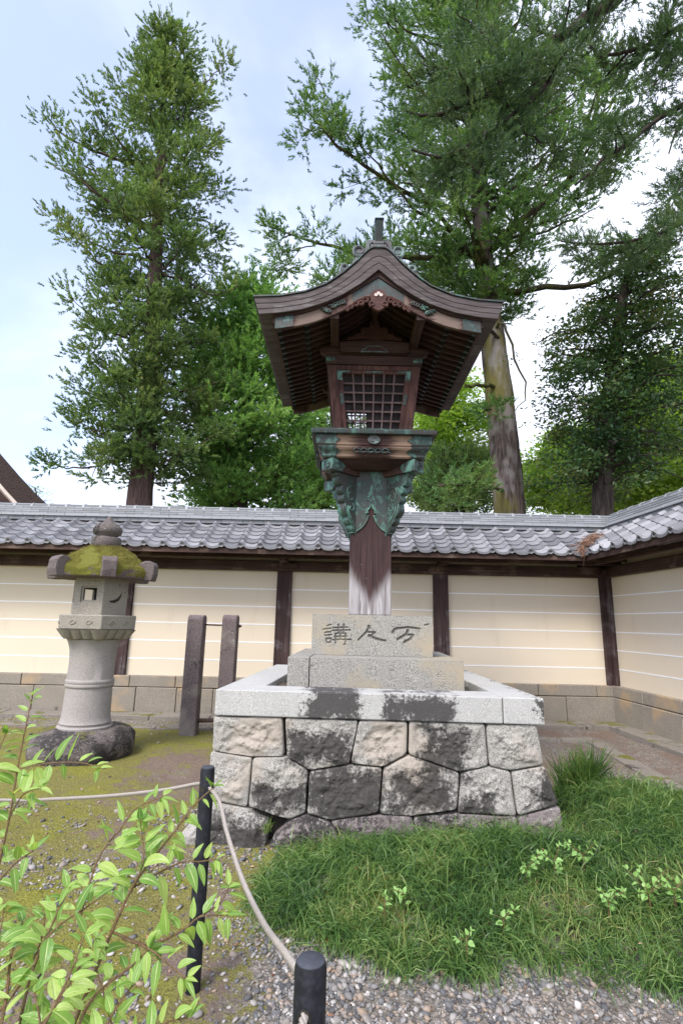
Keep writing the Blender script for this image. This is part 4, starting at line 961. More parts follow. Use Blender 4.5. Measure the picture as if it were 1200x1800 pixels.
# head beams and arms
for s_ in (-1, 1):
    mb = MB(); rb(mb, -.462, .462, s_ * .462, s_ * .37, 3.947, 4.042); mb.build('head_beam', M['wood_x'], wl, bevel=.004)
    mb = MB(); rb(mb, s_ * .460, s_ * .37, -.37, .37, 3.949, 4.040); mb.build('head_beam', M['wood_y'], wl, bevel=.004)
for sx in (-1, 1):
    for sy in (-1, 1): mb = MB(); mb.b(CX + sx * .468, CX + sx * .375, CY + sy * .468, CY + sy * .40, 3.972, 4.022); mb.build('corner_mount', M['copper_b'], wl, bevel=.012)
for sy in (-1, 1):
    mb = MB(); mb.prism([(-.53, 4.128), (-.53, 4.09), (-.51, 4.062), (-.47, 4.048), (.47, 4.048), (.51, 4.062), (.53, 4.09), (.53, 4.128)], lambda a, b_, d: rel(a, sy * .42 + d, b_), -.035, .035); mb.build('bracket_arm', M['wood_x'], wl, bevel=.006)
    for sx in (-1, 1): mb = MB(); mb.b(CX + sx * .43, CX + sx * .33, CY + sy * .42 - .05, CY + sy * .42 + .05, 4.130, 4.165); mb.build('bearing_block', M['wood_x'], wl, bevel=.008)
    mb = MB(); mb.prism([(-.33, 4.06), (-.30, 4.05), (.30, 4.05), (.33, 4.06), (.34, 4.16), (.0, 4.185), (-.34, 4.16)], lambda a, b_, d: rel(a, sy * .47 + d, b_), -.04, .04); mb.build('rainbow_beam', M['wood_x'], wl, bevel=.006)
    # frog-leg strut and king post in the gable
    mb = MB(); half = [(0, 4.40), (.045, 4.39), (.05, 4.33), (.11, 4.335), (.14, 4.30), (.12, 4.27), (.17, 4.27), (.21, 4.235), (.26, 4.225), (.27, 4.19), (.20, 4.20), (.12, 4.205), (.05, 4.20), (0, 4.19)]
    full = half + [(-x, z) for x, z in half[-2:0:-1]]
    mb.prism(full, lambda a, b_, d: rel(a, sy * .46 + d, b_), -.025, .025); 
    for sx in (-1, 1): mb.tube([rel(sx * (.10 + .03 * math.cos(q)), sy * .49, 4.26 + .025 * math.sin(q)) for q in np.linspace(0, 5, 9)], .008, 5)
    mb.build('gable_strut', M['carved'], wl, bevel=.004)
    mb = MB(); mb.prism([(-.03, 4.36), (.03, 4.36), (.03, 4.50), (-.03, 4.50)], lambda a, b_, d: rel(a, sy * .46 + d, b_), -.03, .03); mb.build('king_post', M['wood_z'], wl)
    mb = MB(); mb.tube([rel(-.12, sy * .513, 4.075), rel(-.09, sy * .513, 4.085), rel(-.07, sy * .513, 4.11), rel(-.03, sy * .513, 4.115), rel(.03, sy * .513, 4.115), rel(.07, sy * .513, 4.11), rel(.09, sy * .513, 4.085), rel(.12, sy * .513, 4.075)], .007, 5)
    mb.b(CX - .13, CX + .13, CY + sy * .505, CY + sy * .52, 4.048, 4.060); mb.build('mount_strip', M['copper_g'], wl)
    mb = MB(); mb.prism([(-.42, 4.16), (.42, 4.16), (0, 4.50)], lambda a, b_, d: rel(a, sy * .40 + d, b_), -.01, .01); mb.build('gable_board', M['wood_dark'], wl)
for sx in (-1, 1):
    mb = MB(); rb(mb, sx * .385 - .038, sx * .385 + .038, -.93, .93, 4.135, 4.235); mb.build('purlin', M['wood_y'], wl, bevel=.005)
    for sy in (-1, 1): mb = MB(); rb(mb, sx * .385 - .040, sx * .385 + .040, sy * .937, sy * .87, 4.133, 4.237); mb.build('purlin_cap', M['wood_x'], wl, bevel=.004)
mb = MB(); rb(mb, -.035, .035, -.93, .93, 4.46, 4.53); mb.build('ridge_purlin', M['wood_y'], wl, bevel=.004)
# rafters, two tiers, each one a piece
RY = .91
def interp(tab, x): return float(np.interp(x, [t[0] for t in tab], [t[1] for t in tab]))
BOT = [(0, 4.591), (.158, 4.446), (.32, 4.33), (.48, 4.245), (.68, 4.175), (.88, 4.138), (1.045, 4.122)]
TOP = [(0, 4.80), (.06, 4.798), (.11, 4.755), (.2, 4.65), (.32, 4.531), (.46, 4.42), (.65, 4.335), (.87, 4.288), (1.094, 4.275)]
nr = 19
for sx in (-1, 1):
    for tier in (0, 1):
        mb = MB()
        if tier == 0: pts = [(.02, 4.515), (.20, 4.375), (.40, 4.255), (.66, 4.150)]; tip = (.662, 4.149)
        else: pts = [(.60, 4.190), (.75, 4.128), (.90, 4.088)]; tip = (.902, 4.088)
        path = pts
        out_ = [(a, b_ + .017) for a, b_ in path] + [(a, b_ - .017) for a, b_ in path[::-1]]
        mb.prism(out_, lambda a, b_, d: rel(sx * a, -RY + d, b_), -.014, .014)
        r0_ = mb.build('rafter', M['wood_x'], wl)
        mb = MB(); d = norm(np.array([path[-1][0] - path[-2][0], 0, path[-1][1] - path[-2][1]])) * np.array([sx, 1, 1])
        mb.bar(np.array(rel(sx * tip[0], -RY, tip[1])) - d * .035, np.array(rel(sx * tip[0], -RY, tip[1])) + d * .006, .034, .042); c0_ = mb.build('rafter_cap', M['copper_d'], wl)
        c0_.parent = r0_
        for i in range(1, nr):
            r_ = r0_.copy(); COL.objects.link(r_); r_.parent = wl; r_.location = (0, i * 2 * RY / (nr - 1), 0)
            c_ = c0_.copy(); COL.objects.link(c_); c_.parent = r_
    mb = MB(); kk = [(.0, 4.545), (.2, 4.405), (.4, 4.285), (.62, 4.19), (.92, 4.118)]
    mb.prism([(a, b_ + .004) for a, b_ in kk] + [(a, b_ - .006) for a, b_ in kk[::-1]], lambda a, b_, d: rel(sx * a, d, b_), -.93, .93); mb.build('roof_boarding', M['wood_x'], wl)
    mb = MB(); rb(mb, sx * .915 - .012, sx * .915 + .012, -.95, .95, 4.062, 4.145); mb.build('eave_board', M['wood_y'], wl, bevel=.003)
    mb = MB(); rb(mb, sx * .64 - .012, sx * .64 + .012, -.925, .925, 4.171, 4.19); mb.build('rafter_rail', M['wood_y'], wl)
# roof body: layered edge boards and copper sheet
xsr = np.concatenate([np.linspace(0, .1, 5), np.linspace(.13, 1.045, 26)])
def band(t0, t1, ya, yb, name, mat, lim=None, seg=None):
    """slab between two fractions of the thickness (0 lower edge, 1 top), from y=ya to yb, both slopes"""
    mb = MB()
    for sx in (-1, 1):
        pa = [(x * (1 + .047 * t0 * (x / 1.045)), interp(BOT, x) * (1 - t0) + interp(TOP, x * 1.047) * t0) for x in xsr]
        pb = [(x * (1 + .047 * t1 * (x / 1.045)), interp(BOT, x) * (1 - t1) + interp(TOP, x * 1.047) * t1) for x in xsr]
        for (i0, i1) in (seg or [(0, len(xsr) - 1)]):
            A = pa[i0:i1 + 1]; B_ = pb[i0:i1 + 1]
            n_ = len(A); V = []
            for y in (ya, yb): V += [rel(sx * a, y, z) for a, z in A] + [rel(sx * a, y, z) for a, z in B_]
            Fq = []
            for j in range(n_ - 1):
                Fq += [(j, j + 1, n_ + j + 1, n_ + j), (2 * n_ + j, 3 * n_ + j, 3 * n_ + j + 1, 2 * n_ + j + 1), (j, 2 * n_ + j, 2 * n_ + j + 1, j + 1), (n_ + j, n_ + j + 1, 3 * n_ + j + 1, 3 * n_ + j)]
            Fq += [(0, n_, 3 * n_, 2 * n_), (n_ - 1, 3 * n_ - 1, 4 * n_ - 1, 2 * n_ - 1)]
            mb.add(V, Fq)
    return mb.build(name, mat, wl)
band(.02, .97, -.985, .985, 'roof_core', M['shell'])
for q, (t0, t1) in enumerate(((0, .30), (.315, .62), (.635, .985))):
    jn = [0, 5 + q * 2, 11 + q, 17 + q, 23 + q, 30]; seg = [(jn[i], jn[i + 1]) for i in range(5)]
    for s_ in (-1, 1):
        # small gaps between the boards come from shortening every segment
        band(t0, t1, s_ * .986, s_ * (1.0 + .004 * q), 'roof_edge_board', M['shell'], seg=seg)
mb = MB()
for sx in (-1, 1):
    A = [(x, interp(TOP, x) + .002) for x in np.concatenate([np.linspace(0, .12, 6), np.linspace(.16, 1.102, 26)])]
    n_ = len(A); V = []
    for y in (-1.02, 1.02): V += [rel(sx * a, y, z) for a, z in A] + [rel(sx * a, y, z + .014) for a, z in A]
    Fq = []
    for j in range(n_ - 1): Fq += [(j, j + 1, n_ + j + 1, n_ + j), (2 * n_ + j, 3 * n_ + j, 3 * n_ + j + 1, 2 * n_ + j + 1), (j, 2 * n_ + j, 2 * n_ + j + 1, j + 1), (n_ + j, n_ + j + 1, 3 * n_ + j + 1, 3 * n_ + j)]
    Fq += [(n_ - 1, 3 * n_ - 1, 4 * n_ - 1, 2 * n_ - 1)]; mb.add(V, Fq)
mb.build('copper_roof_sheet', M['copper'], wl)
# side faces of the eaves: fine layered lines
for sx in (-1, 1):
    mb = MB()
    for q in range(6):
        z = 4.132 + q * .024; x = 1.046 + .046 * q / 5.5; rb(mb, sx * (x - .05), sx * (x + .003), -.984, .984, z, z + .019)
    mb.build('eave_edge', M['shell'], wl, bevel=.002)
# barge boards, their mounts and the carved pendant
BT = [(0, 4.575), (.05, 4.535), (.2, 4.425), (.36, 4.325), (.5, 4.25), (.65, 4.185), (.93, 4.137)]
BB = [(0, 4.376), (.16, 4.285), (.3, 4.208), (.4, 4.155), (.5, 4.11), (.59, 4.075), (.72, 4.04), (.90, 4.008)]
def barge(x0, x1, za, zb_, y0, y1, name, mat, sy, end=None, nx=16):
    for sx in (-1, 1):
        xx = np.linspace(x0, x1, nx); lo = [(x, interp(BB, x) * (1 - za) + interp(BT, x) * za) for x in xx]; hi = [(x, interp(BB, x) * (1 - zb_) + interp(BT, x) * zb_) for x in xx[::-1]]
        mb = MB(); V = [rel(sx * a, sy * y0, z) for a, z in lo + hi] + [rel(sx * a, sy * y1, z) for a, z in lo + hi]; n_ = len(lo) * 2; h_ = len(lo)
        Fq = [(j, j + 1, n_ - 2 - j, n_ - 1 - j) for j in range(h_ - 1)] + [(n_ + j, n_ + j + 1, 2 * n_ - 2 - j, 2 * n_ - 1 - j) for j in range(h_ - 1)] + [(i, (i + 1) % n_, n_ + (i + 1) % n_, n_ + i) for i in range(n_)]
        mb.add(V, Fq); mb.build(name, mat, wl)
for sy in (-1, 1):
    barge(0.0, .90, 0, 1, .93, .955, 'barge_board', M['barge'], sy)
    barge(0.0, .915, .80, 1.08, .956, .972, 'barge_moulding', M['wood_dark'], sy)
    barge(0.0, .225, .02, .79, .9555, .961, 'apex_plate', M['copper_d'], sy)
    barge(.745, .905, -.01, .79, .9555, .962, 'barge_end_plate', M['copper'], sy, nx=6)
    for sx in (-1, 1):
        mb = MB(); rr = random.Random(5)
        for j in range(9):
            u = j / 8; x = .31 + .17 * u; z = (interp(BB, x) + interp(BT, x)) / 2 - .01 + rr.uniform(-.02, .02)
            mb.tube([rel(sx * (x + .028 * math.cos(q) * (1 - q / 8)), sy * .966, z + .024 * math.sin(q) * (1 - q / 8)) for q in np.linspace(0, 5, 8)], .0085, 5)
        mb.build('carved_barge_mount', M['copper_b'], wl, smooth=True)
    half = [(0, 4.40), (.05, 4.375), (.075, 4.33), (.065, 4.29), (.085, 4.265), (.08, 4.235), (.055, 4.225), (.04, 4.205), (.0, 4.185)]
    mb = MB(); mb.prism(half + [(-x, z) for x, z in half[-2:0:-1]], lambda a, b_, d: rel(a, sy * d, b_), .958, .992)
    for sx in (-1, 1):
        mb.tube([rel(sx * (.055 + .026 * math.cos(q) * (1 - q / 9)), sy * .994, 4.245 + .026 * math.sin(q) * (1 - q / 9)) for q in np.linspace(-1, 5, 12)], .008, 5)
        for j, (x, z, r) in enumerate(((.11, 4.295, .03), (.15, 4.262, .026), (.195, 4.255, .028), (.24, 4.225, .022), (.275, 4.20, .018))):
            mb.tube([rel(sx * (x + r * math.cos(q) * (1 - q / 10)), sy * .972, z + r * math.sin(q) * (1 - q / 10)) for q in np.linspace(0, 6, 12)], .011, 6)
        mb.tube([rel(sx * .06, sy * .97, 4.33), rel(sx * .12, sy * .97, 4.325), rel(sx * .20, sy * .97, 4.28), rel(sx * .29, sy * .97, 4.20)], [.018, .016, .014, .006], 6)
    mb.build('gable_pendant', M['carved'], wl, smooth=True, autosmooth=40)
    mb = MB(); mb.lathe([(.001, 0), (.03, .004), (.034, .012), (.026, .02), (.001, .024)], (0, 0, 0), 12)
    mb = MB()
    for (x, z) in ((0, 4.352), (-.022, 4.335), (.022, 4.335)): mb.tube([rel(x, sy * .99, z), rel(x, sy * 1.0, z)], .016, 8)
    mb.build('pendant_flower', M['trim'], wl, smooth=False)
# ridge, end ornament and horn
mb = MB(); rb(mb, -.075, .075, -.99, .99, 4.79, 4.86); rb(mb, -.05, .05, -.99, .99, 4.86, 4.90); mb.build('ridge_box', M['copper_g'], wl, bevel=.008)
for sy in (-1, 1):
    oh = [(0, 4.915), (.10, 4.915), (.115, 4.895), (.12, 4.83), (.135, 4.80), (.165, 4.775), (.20, 4.74), (.235, 4.69), (.245, 4.64), (.27, 4.63), (.33, 4.60), (.36, 4.575), (.34, 4.53), (.2, 4.62), (0, 4.72)]
    mb = MB()
    for sx in (-1, 1): mb.prism(oh, lambda a, b_, d: rel(sx * a, sy * d, b_), .90, .97)
    for sx in (-1, 1):
        for (x, z, r) in ((.175, 4.80, .052), (.30, 4.625, .034)):
            mb.tube([rel(sx * (x + r * math.cos(q) * (1 - q / 11)), sy * .965, z + r * math.sin(q) * (1 - q / 11)) for q in np.linspace(-2.2, 6, 18)], np.linspace(.018, .008, 18), 6)
    for sx in (-1, 1):
        for (x, z, r) in ((.175, 4.80, .050), (.30, 4.625, .032)): mb.prism([(sx * x + r * math.cos(q), z + r * math.sin(q)) for q in np.linspace(0, 2 * math.pi, 16, endpoint=False)], lambda a, b_, d: rel(a, sy * d, b_), .93, .962)
    mb.tube([rel(.055 * math.cos(q), sy * .975, 4.82 + .055 * math.sin(q)) for q in np.linspace(0, math.pi, 12)], .010, 6); mb.tube([rel(-.09, sy * .975, 4.79), rel(-.09, sy * .975, 4.86), rel(-.06, sy * .975, 4.885), rel(.06, sy * .975, 4.885), rel(.09, sy * .975, 4.86), rel(.09, sy * .975, 4.79)], .008, 6)
    mb.build('ridge_end_ornament', M['copper_g'], wl, smooth=True, autosmooth=40)
    mb = MB(); R_ = np.array(Matrix.Rotation(-sy * math.radians(20), 3, 'X'))
    mb.box(rel(0, sy * .98, 4.985), (.074, .085, .20), R_); mb.box(rel(0, sy * .98 + sy * .036, 5.085), (.084, .10, .016), R_); mb.build('ridge_horn', M['copper_d'], wl, bevel=.008)

# ------------------------------------------------------------------ stone lantern
lx, ly = -2.815, 6.15
sl = thing('stone_lantern', 'hexagonal stone lantern with a mossy roof standing on a round dark base stone', 'lantern', (lx, ly, 0))
mb = MB(); mb.lathe([(.45, -.1), (.52, .04), (.53, .12), (.515, .20), (.46, .262), (.38, .285), (.26, .30), (.02, .30)], (lx, ly, 0), 72, noise=.055, seed=3, dsc=5); mb.build('base_stone', M['ldark'], sl, smooth=True)
mb = MB(); mb.lathe([(.285, .28), (.29, .31), (.262, .325), (.262, .34), (.272, .35), (.262, .365), (.252, .42), (.242, .72), (.254, .73), (.258, .75), (.250, .765), (.258, .78), (.256, .80), (.243, .81), (.240, 1.0), (.250, 1.12), (.272, 1.20), (.295, 1.245)], (lx, ly, 0), 40, noise=.004, seed=2, dsc=20); mb.build('shaft', M['lstone2'], sl, smooth=True, autosmooth=50)
def hexz(mb, prof_, mat=None, n=6): mb.lathe(prof_, (lx, ly, 0), n, rot=0)
mb = MB(); hexz(mb, [(.30, 1.235), (.36, 1.27), (.41, 1.32), (.43, 1.358), (.445, 1.362), (.450, 1.505), (.440, 1.517), (.30, 1.518)]); pf = mb.build('middle_platform', M['lstone'], sl, bevel=.006)
mb = MB()
for i in range(6):
    a = math.radians(-90 + 60 * i); nrm_ = np.array([math.cos(a), math.sin(a), 0]); tg = np.array([-math.sin(a), math.cos(a), 0]); c0 = np.array([lx, ly, 0]) + nrm_ * .389
    for s_ in (-1, 1):
        for j in range(2):
            u = s_ * (.055 + .11 * j); V = np.array([[c0 + tg * (u + .055 * math.cos(q) * (1 - .25 * v)) + nrm_ * (-.075 * v - .010 + .03 * math.sin(q)) + np.array([0, 0, 1.355 - .10 * v]) for q in np.linspace(0, math.pi, 7)] for v in np.linspace(0, 1, 6)])
            mb.grid(V)
        cc = c0 + tg * s_ * .09 + nrm_ * .001 + np.array([0, 0, 1.435])
        for sg in (1, -1):
            mb.tube([cc + tg * sg * (.005 + .026 * math.cos(q)) + np.array([0, 0, 1]) * sg * .022 * math.sin(q) for q in np.linspace(-.3, 2.9, 8)], np.linspace(.008, .003, 8), 5)
mb.build('carved_lotus', M['lstone'], sl, smooth=True)
# fire box with window openings
zb0, zb1, ap = 1.518, 1.93, .278
mb = MB(); dk = MB()
for i in range(6):
    a = math.radians(-90 + 60 * i); nrm_ = np.array([math.cos(a), math.sin(a), 0]); tg = np.array([-math.sin(a), math.cos(a), 0]); hwid = .321 / 2; base = np.array([lx, ly, 0])
    def slab(u0, u1, z0, z1, d0=-.06, d1=0, mbx=mb):
        m0 = lambda u, d: base + nrm_ * (ap + d) + tg * u * (1 + d / ap if abs(u) >= hwid - 1e-6 else 1)
        bq = [m0(u0, d0), m0(u1, d0), m0(u1, d1), m0(u0, d1)]
        mbx.hexa([p + (0, 0, z0) for p in bq][::-1], [p + (0, 0, z1) for p in bq][::-1])
    if i in (0, 3, 4):
        slab(-hwid, -.095, zb0, zb1); slab(.095, hwid, zb0, zb1); slab(-.095, .095, zb0, 1.66); slab(-.095, .095, 1.835, zb1)
        slab(-.095, -.075, 1.66, 1.835, -.06, -.02); slab(.075, .095, 1.66, 1.835, -.06, -.02); slab(-.075, .075, 1.66, 1.68, -.06, -.02); slab(-.075, .075, 1.815, 1.835, -.06, -.02)
    else: slab(-hwid, hwid, zb0, zb1)
    if i in (1, 5):
        s_ = 1 if i == 1 else -1; cc = base + nrm_ * (ap + .0015)
        o_ = [(-.085, 1.675), (-.05, 1.655), (0, 1.655), (.05, 1.685), (.075, 1.735), (.078, 1.79), (.06, 1.745), (.02, 1.705), (-.03, 1.685)]
        Vc = [cc + tg * s_ * x + np.array([0, 0, z]) for x, z in o_]; Vd = [v - nrm_ * .02 for v in Vc]
        n_ = len(o_); dk.add(Vc + Vd, [tuple(range(n_)), tuple(range(n_, 2 * n_))[::-1]] + [(k, (k + 1) % n_, n_ + (k + 1) % n_, n_ + k) for k in range(n_)])
mb.build('fire_box', M['lstone'], sl); dk.build('crescent_shade_plate', M['joint'], sl)  # thin dark plates put the shade of crescent openings into colour
# hexagonal roof
def hexR(th_): 
    t = (th_ % (math.pi / 3)) - math.pi / 6; return math.cos(math.pi / 6) / math.cos(t)
prr = [(.10, 1.925), (.54, 1.925), (.565, 1.94), (.572, 2.03), (.56, 2.065), (.51, 2.10), (.43, 2.16), (.35, 2.22), (.27, 2.27), (.20, 2.305), (.14, 2.31), (.01, 2.31)]
NT = 120; V = []
pr2 = []
for (r0, z0), (r1, z1) in zip(prr[:-1], prr[1:]):
    for t in np.linspace(0, 1, 5, endpoint=False): pr2.append((r0 + (r1 - r0) * t, z0 + (z1 - z0) * t))
pr2.append(prr[-1])
for r, z in pr2:
    for j in range(NT):
        a = j * 2 * math.pi / NT; k_ = hexR(a) if r > .2 else 1; V.append((lx + r * k_ * math.cos(a), ly + r * k_ * math.sin(a), z))
V = np.array(V); nn_ = norm(V - np.array([lx, ly, 1.95])); V += nn_ * ((fbm(V, 11, 4, 8)[:, None] - .5) * .05) * smooth(1.93, 2.0, V[:, 2:3]); K = len(pr2)
mb = MB(); mb.add(V, [(i * NT + j, i * NT + (j + 1) % NT, (i + 1) * NT + (j + 1) % NT, (i + 1) * NT + j) for i in range(K - 1) for j in range(NT)]); mb.build('roof', M['lroof'], sl, smooth=True)
for i in range(6):
    a = math.radians(60 * i); c, s_ = math.cos(a), math.sin(a)
    oc = [(.42, 1.93), (.61, 1.92), (.63, 2.0), (.628, 2.10), (.605, 2.135), (.56, 2.155), (.50, 2.148), (.46, 2.125), (.42, 2.11)]
    mb = MB(); hw_ = .076
    n_ = len(oc); ks = 6
    V = np.array([[(lx + r * c - t * s_, ly + r * s_ + t * c, z) for r, z in oc] for t in np.linspace(-hw_, hw_, ks)]).reshape(-1, 3)
    V = V + norm(V - np.array([lx + .5 * c, ly + .5 * s_, 2.03])) * ((fbm(V, 16, 3, 30 + i)[:, None] - .5) * .03)
    mb.add(V, [tuple(range(n_)), tuple(range((ks - 1) * n_, ks * n_))[::-1]] + [(k * n_ + j, (k + 1) * n_ + j, (k + 1) * n_ + (j + 1) % n_, k * n_ + (j + 1) % n_) for k in range(ks - 1) for j in range(n_)])
    mb.build('roof_horn', M['lhorn'], sl, bevel=.012)
n = 34000; a = RNG.uniform(0, 2 * math.pi, n); r = np.sqrt(RNG.uniform(.03, 1, n)) * .575
k_ = np.array([hexR(t) for t in a]); z = np.interp(r, [.2, .27, .35, .43, .51, .56, .575], [2.305, 2.27, 2.22, 2.16, 2.10, 2.065, 2.0]) - .004; z = z - (r > .555) * RNG.uniform(0, .06, n)
P = np.stack([lx + r * k_ * np.cos(a), ly + r * k_ * np.sin(a), z], -1); kp = (fbm(P, 5, 4, 77) > .40) & (r > .17); P = P[kp]; n = len(P)
P = P + norm(P - np.array([lx, ly, 1.95])) * ((fbm(P, 11, 4, 8)[:, None] - .5) * .05) + norm(P - np.array([lx, ly, 1.8])) * RNG.uniform(0, .022, (n, 1)) * (fbm(P, 9, 2, 3)[:, None] > .45)
D = norm(P - np.array([lx, ly, 1.9])) + RNG.normal(0, .5, (n, 3)); D[:, 2] += .2
mo_ = raw_mesh('moss', blades(P, D, RNG.uniform(.008, .02, n), RNG.uniform(.004, .007, n), 1), 3, M['moss'], sl); mo_['kind'] = 'stuff'
mb = MB(); mb.lathe([(.14, 2.29), (.165, 2.31), (.168, 2.41), (.155, 2.425), (.12, 2.43), (.11, 2.445), (.155, 2.47), (.168, 2.52), (.150, 2.56), (.115, 2.59), (.075, 2.61), (.05, 2.63), (.035, 2.655), (.01, 2.685)], (lx, ly, 0), 36, noise=.012, seed=12, dsc=14); mb.build('jewel_finial', M['ldark'], sl, smooth=True)

# ------------------------------------------------------------------ paired stone posts
sp_ = thing('stone_post_pair', 'pair of dark round topped stone posts joined by iron rods beside the platform', 'stone posts', (-1.76, 7.35, 0))
for (x, y, wd, h_, sd_) in ((-1.96, 7.30, .215, 1.55, 1), (-1.52, 7.42, .205, 1.56, 2)):
    pf_ = [(-wd / 2, -.1), (wd / 2, -.1), (wd / 2, h_ - .06), (wd * .42, h_ - .02), (wd * .2, h_), (-wd * .2, h_), (-wd * .42, h_ - .02), (-wd / 2, h_ - .06)]
    mb = MB(); mb.prism(pf_, lambda a, b_, d: np.array([x + d, y + a, b_]), -wd / 2 * 1.0, wd / 2); mb.build('stone_post', M['spost'], sp_, bevel=.014)
mb = MB(); mb.tube([(-1.87, 7.31, 1.42), (-1.36, 7.40, 1.41)], .010, 8); mb.tube([(-1.385, 7.40, 1.39), (-1.385, 7.40, 1.43)], .012, 8); mb.build('iron_rod', M['iron'], sp_, smooth=True)
mb = MB(); mb.tube([(-1.87, 7.30, .17), (-1.40, 7.40, .17)], .026, 10); mb.build('iron_rod', M['iron'], sp_, smooth=True)

# ------------------------------------------------------------------ bollards and rope
def bollard(lab, x, y, h_, hole):
    b_ = thing('rope_bollard', lab, 'bollard', (x, y, 0), 'black bollards carrying the rope')
    mb = MB(); mb.lathe([(.031, -.1), (.031, h_ - .012), (.0285, h_ - .002)], (x, y, 0), 32); mb.build('pole', M['bollard'], b_, smooth=True, autosmooth=40)
    mb = MB(); mb.lathe([(.0285, h_ - .0019), (.026, h_ + .0015), (.004, h_ + .002)], (x, y, 0), 32); mb.build('cap', M['bolltop'], b_, smooth=True)
    mb = MB(); d = np.array([*hole[:2], 0.]); p = np.array([x, y, hole[2]]); mb.tube([p + d * .026, p + d * .0325], .013, 14); mb.build('rope_hole', M['joint'], b_)
bollard('thin black bollard standing in front of the platform corner, seen full length', -.566, 2.47, .858, (-.35, -.94, .775))
bollard('black bollard nearest the viewer, only its speckled top in the picture', -.040, 1.15, .862, (-.25, -.97, .786))
def cat(P, n=60):
    P = np.array(P, float); k = len(P); out_ = []
    for i in range(k - 1):
        p0, p1, p2, p3 = P[max(i - 1, 0)], P[i], P[i + 1], P[min(i + 2, k - 1)]
        for t in np.linspace(0, 1, n // k + 4, endpoint=False): out_.append(.5 * (2 * p1 + (p2 - p0) * t + (2 * p0 - 5 * p1 + 4 * p2 - p3) * t * t + (3 * p1 - p0 - 3 * p2 + p3) * t ** 3))
    out_.append(P[-1]); return np.array(out_)
ropeP = [at(-260, 1395, 3.1), at(0, 1407, 2.93), at(100, 1405, 2.83), at(200, 1399, 2.72), at(290, 1389, 2.60), at(352, 1378, 2.49), (-.55, 2.45, .780), at(386, 1412, 2.38), at(398, 1462, 2.22), at(425, 1545, 1.92), at(462, 1622, 1.62), at(505, 1682, 1.33), (-.047, 1.175, .800), (-.050, 1.11, .785), (-.085, .99, .745), (-.16, .80, .68), (-.3, .45, .60)]
C_ = cat(ropeP, 500); ds = np.concatenate([[0], np.cumsum(np.linalg.norm(np.diff(C_, axis=0), axis=1))]); nn_ = int(ds[-1] / .004); dd = np.linspace(0, ds[-1], nn_); C2 = np.stack([np.interp(dd, ds, C_[:, i]) for i in range(3)], 1)
T_ = norm(np.gradient(C2, axis=0)); S_ = norm(np.cross(T_, (0, 0, 1.))); U_ = np.cross(S_, T_); mb = MB()
for k in range(3):
    ph_ = dd / .034 * 2 * math.pi + k * 2.094; mb.tube(C2 + .0047 * (np.cos(ph_)[:, None] * S_ + np.sin(ph_)[:, None] * U_), .0041, 6)
tag(mb.build('rope', M['rope'], None, smooth=True), 'pale twisted rope sagging through both black bollards', 'rope')

# ------------------------------------------------------------------ temple roof beyond the wall
tm = thing('temple_hall', 'dark temple hall with a thick curved thatched roof showing past the wall', 'temple', (-17, 22, 0))
c_out = [(-22, 15.5), (-19, 13.0), (-16.9, 11.0), (-15.6, 9.7), (-14.6, 8.65), (-13.75, 7.75), (-12.95, 6.95), (-12.2, 6.25), (-11.6, 5.75), (-11.1, 5.45)]
c_in = [(x - .42, z - .62) for x, z in c_out]; c_in[-1] = (-11.75, 5.12)
TF = lambda a, b_, d: np.array([a - (d - 20) * .9, d, b_])
mb = MB(); mb.prism(c_out + c_in[::-1], TF, 20, 32); mb.build('thatched_roof', M['thatch'], tm)
c2 = [(x - .07, z - .10) for x, z in c_in]
mb = MB(); mb.prism(c_in + c2[::-1], TF, 20.02, 31.9); mb.build('roof_edge_trim', M['trim'], tm)
c3 = [(x - .45, z - .55) for x, z in c2]; mb = MB(); mb.prism(c2 + c3[::-1], TF, 20.2, 31); mb.build('barge_board', M['dwood'], tm)
mb = MB(); mb.b(-34, -15.6, 21.5, 27, 0, 6.5); mb.add([(-28, 21.6, 6.5), (-15.6, 21.6, 6.5), (-23.5, 21.6, 13.5), (-28, 21.6, 15.5)], [(0, 1, 2, 3)]); mb.build('gable_wall', M['dwood'], tm)

# ------------------------------------------------------------------ vegetation
def spikes(C, D, S, n, wd, spread=.85, stretch=1.0, ln=(.32, .62)):
    """feathery sprays: each spray at C pointing along D with size S carries n narrow needles (single triangles)"""
    N = len(C); D = norm(D); t = RNG.uniform(0, 1, (N, n, 1))
    r = RNG.normal(0, 1, (N, n, 3)); r -= (r * D[:, None]).sum(-1, keepdims=True) * D[:, None]; r = norm(r)
    d = norm(D[:, None] * 1 + r * RNG.uniform(.15, 1, (N, n, 1)) * spread * 1.4)
    P = C[:, None] + D[:, None] * t * (S[:, None, None] * stretch) - D[:, None] * S[:, None, None] * .3 + r * S[:, None, None] * .10 * t
    Ln = S[:, None, None] * RNG.uniform(*ln, (N, n, 1)) * .75
    s_ = norm(np.cross(d, RNG.normal(size=(N, n, 3)))) * wd / 2
    V = np.stack([P - s_, P + s_, P + d * Ln], 2)
    return V.reshape(-1, 3)

def leaf_quads(C, N_, size, asp=.45):
    """small flat leaves (rhombs) with normal ~N_"""
    n = len(C); N_ = norm(N_); a = norm(np.cross(N_, RNG.normal(size=(n, 3)))); b_ = np.cross(N_, a); s_ = size[:, None]
    V = np.stack([C - a * s_ * .5, C + b_ * s_ * asp * .5 + N_ * s_ * .06, C + a * s_ * .5, C - b_ * s_ * asp * .5 + N_ * s_ * .06], 1)
    return V.reshape(-1, 3)

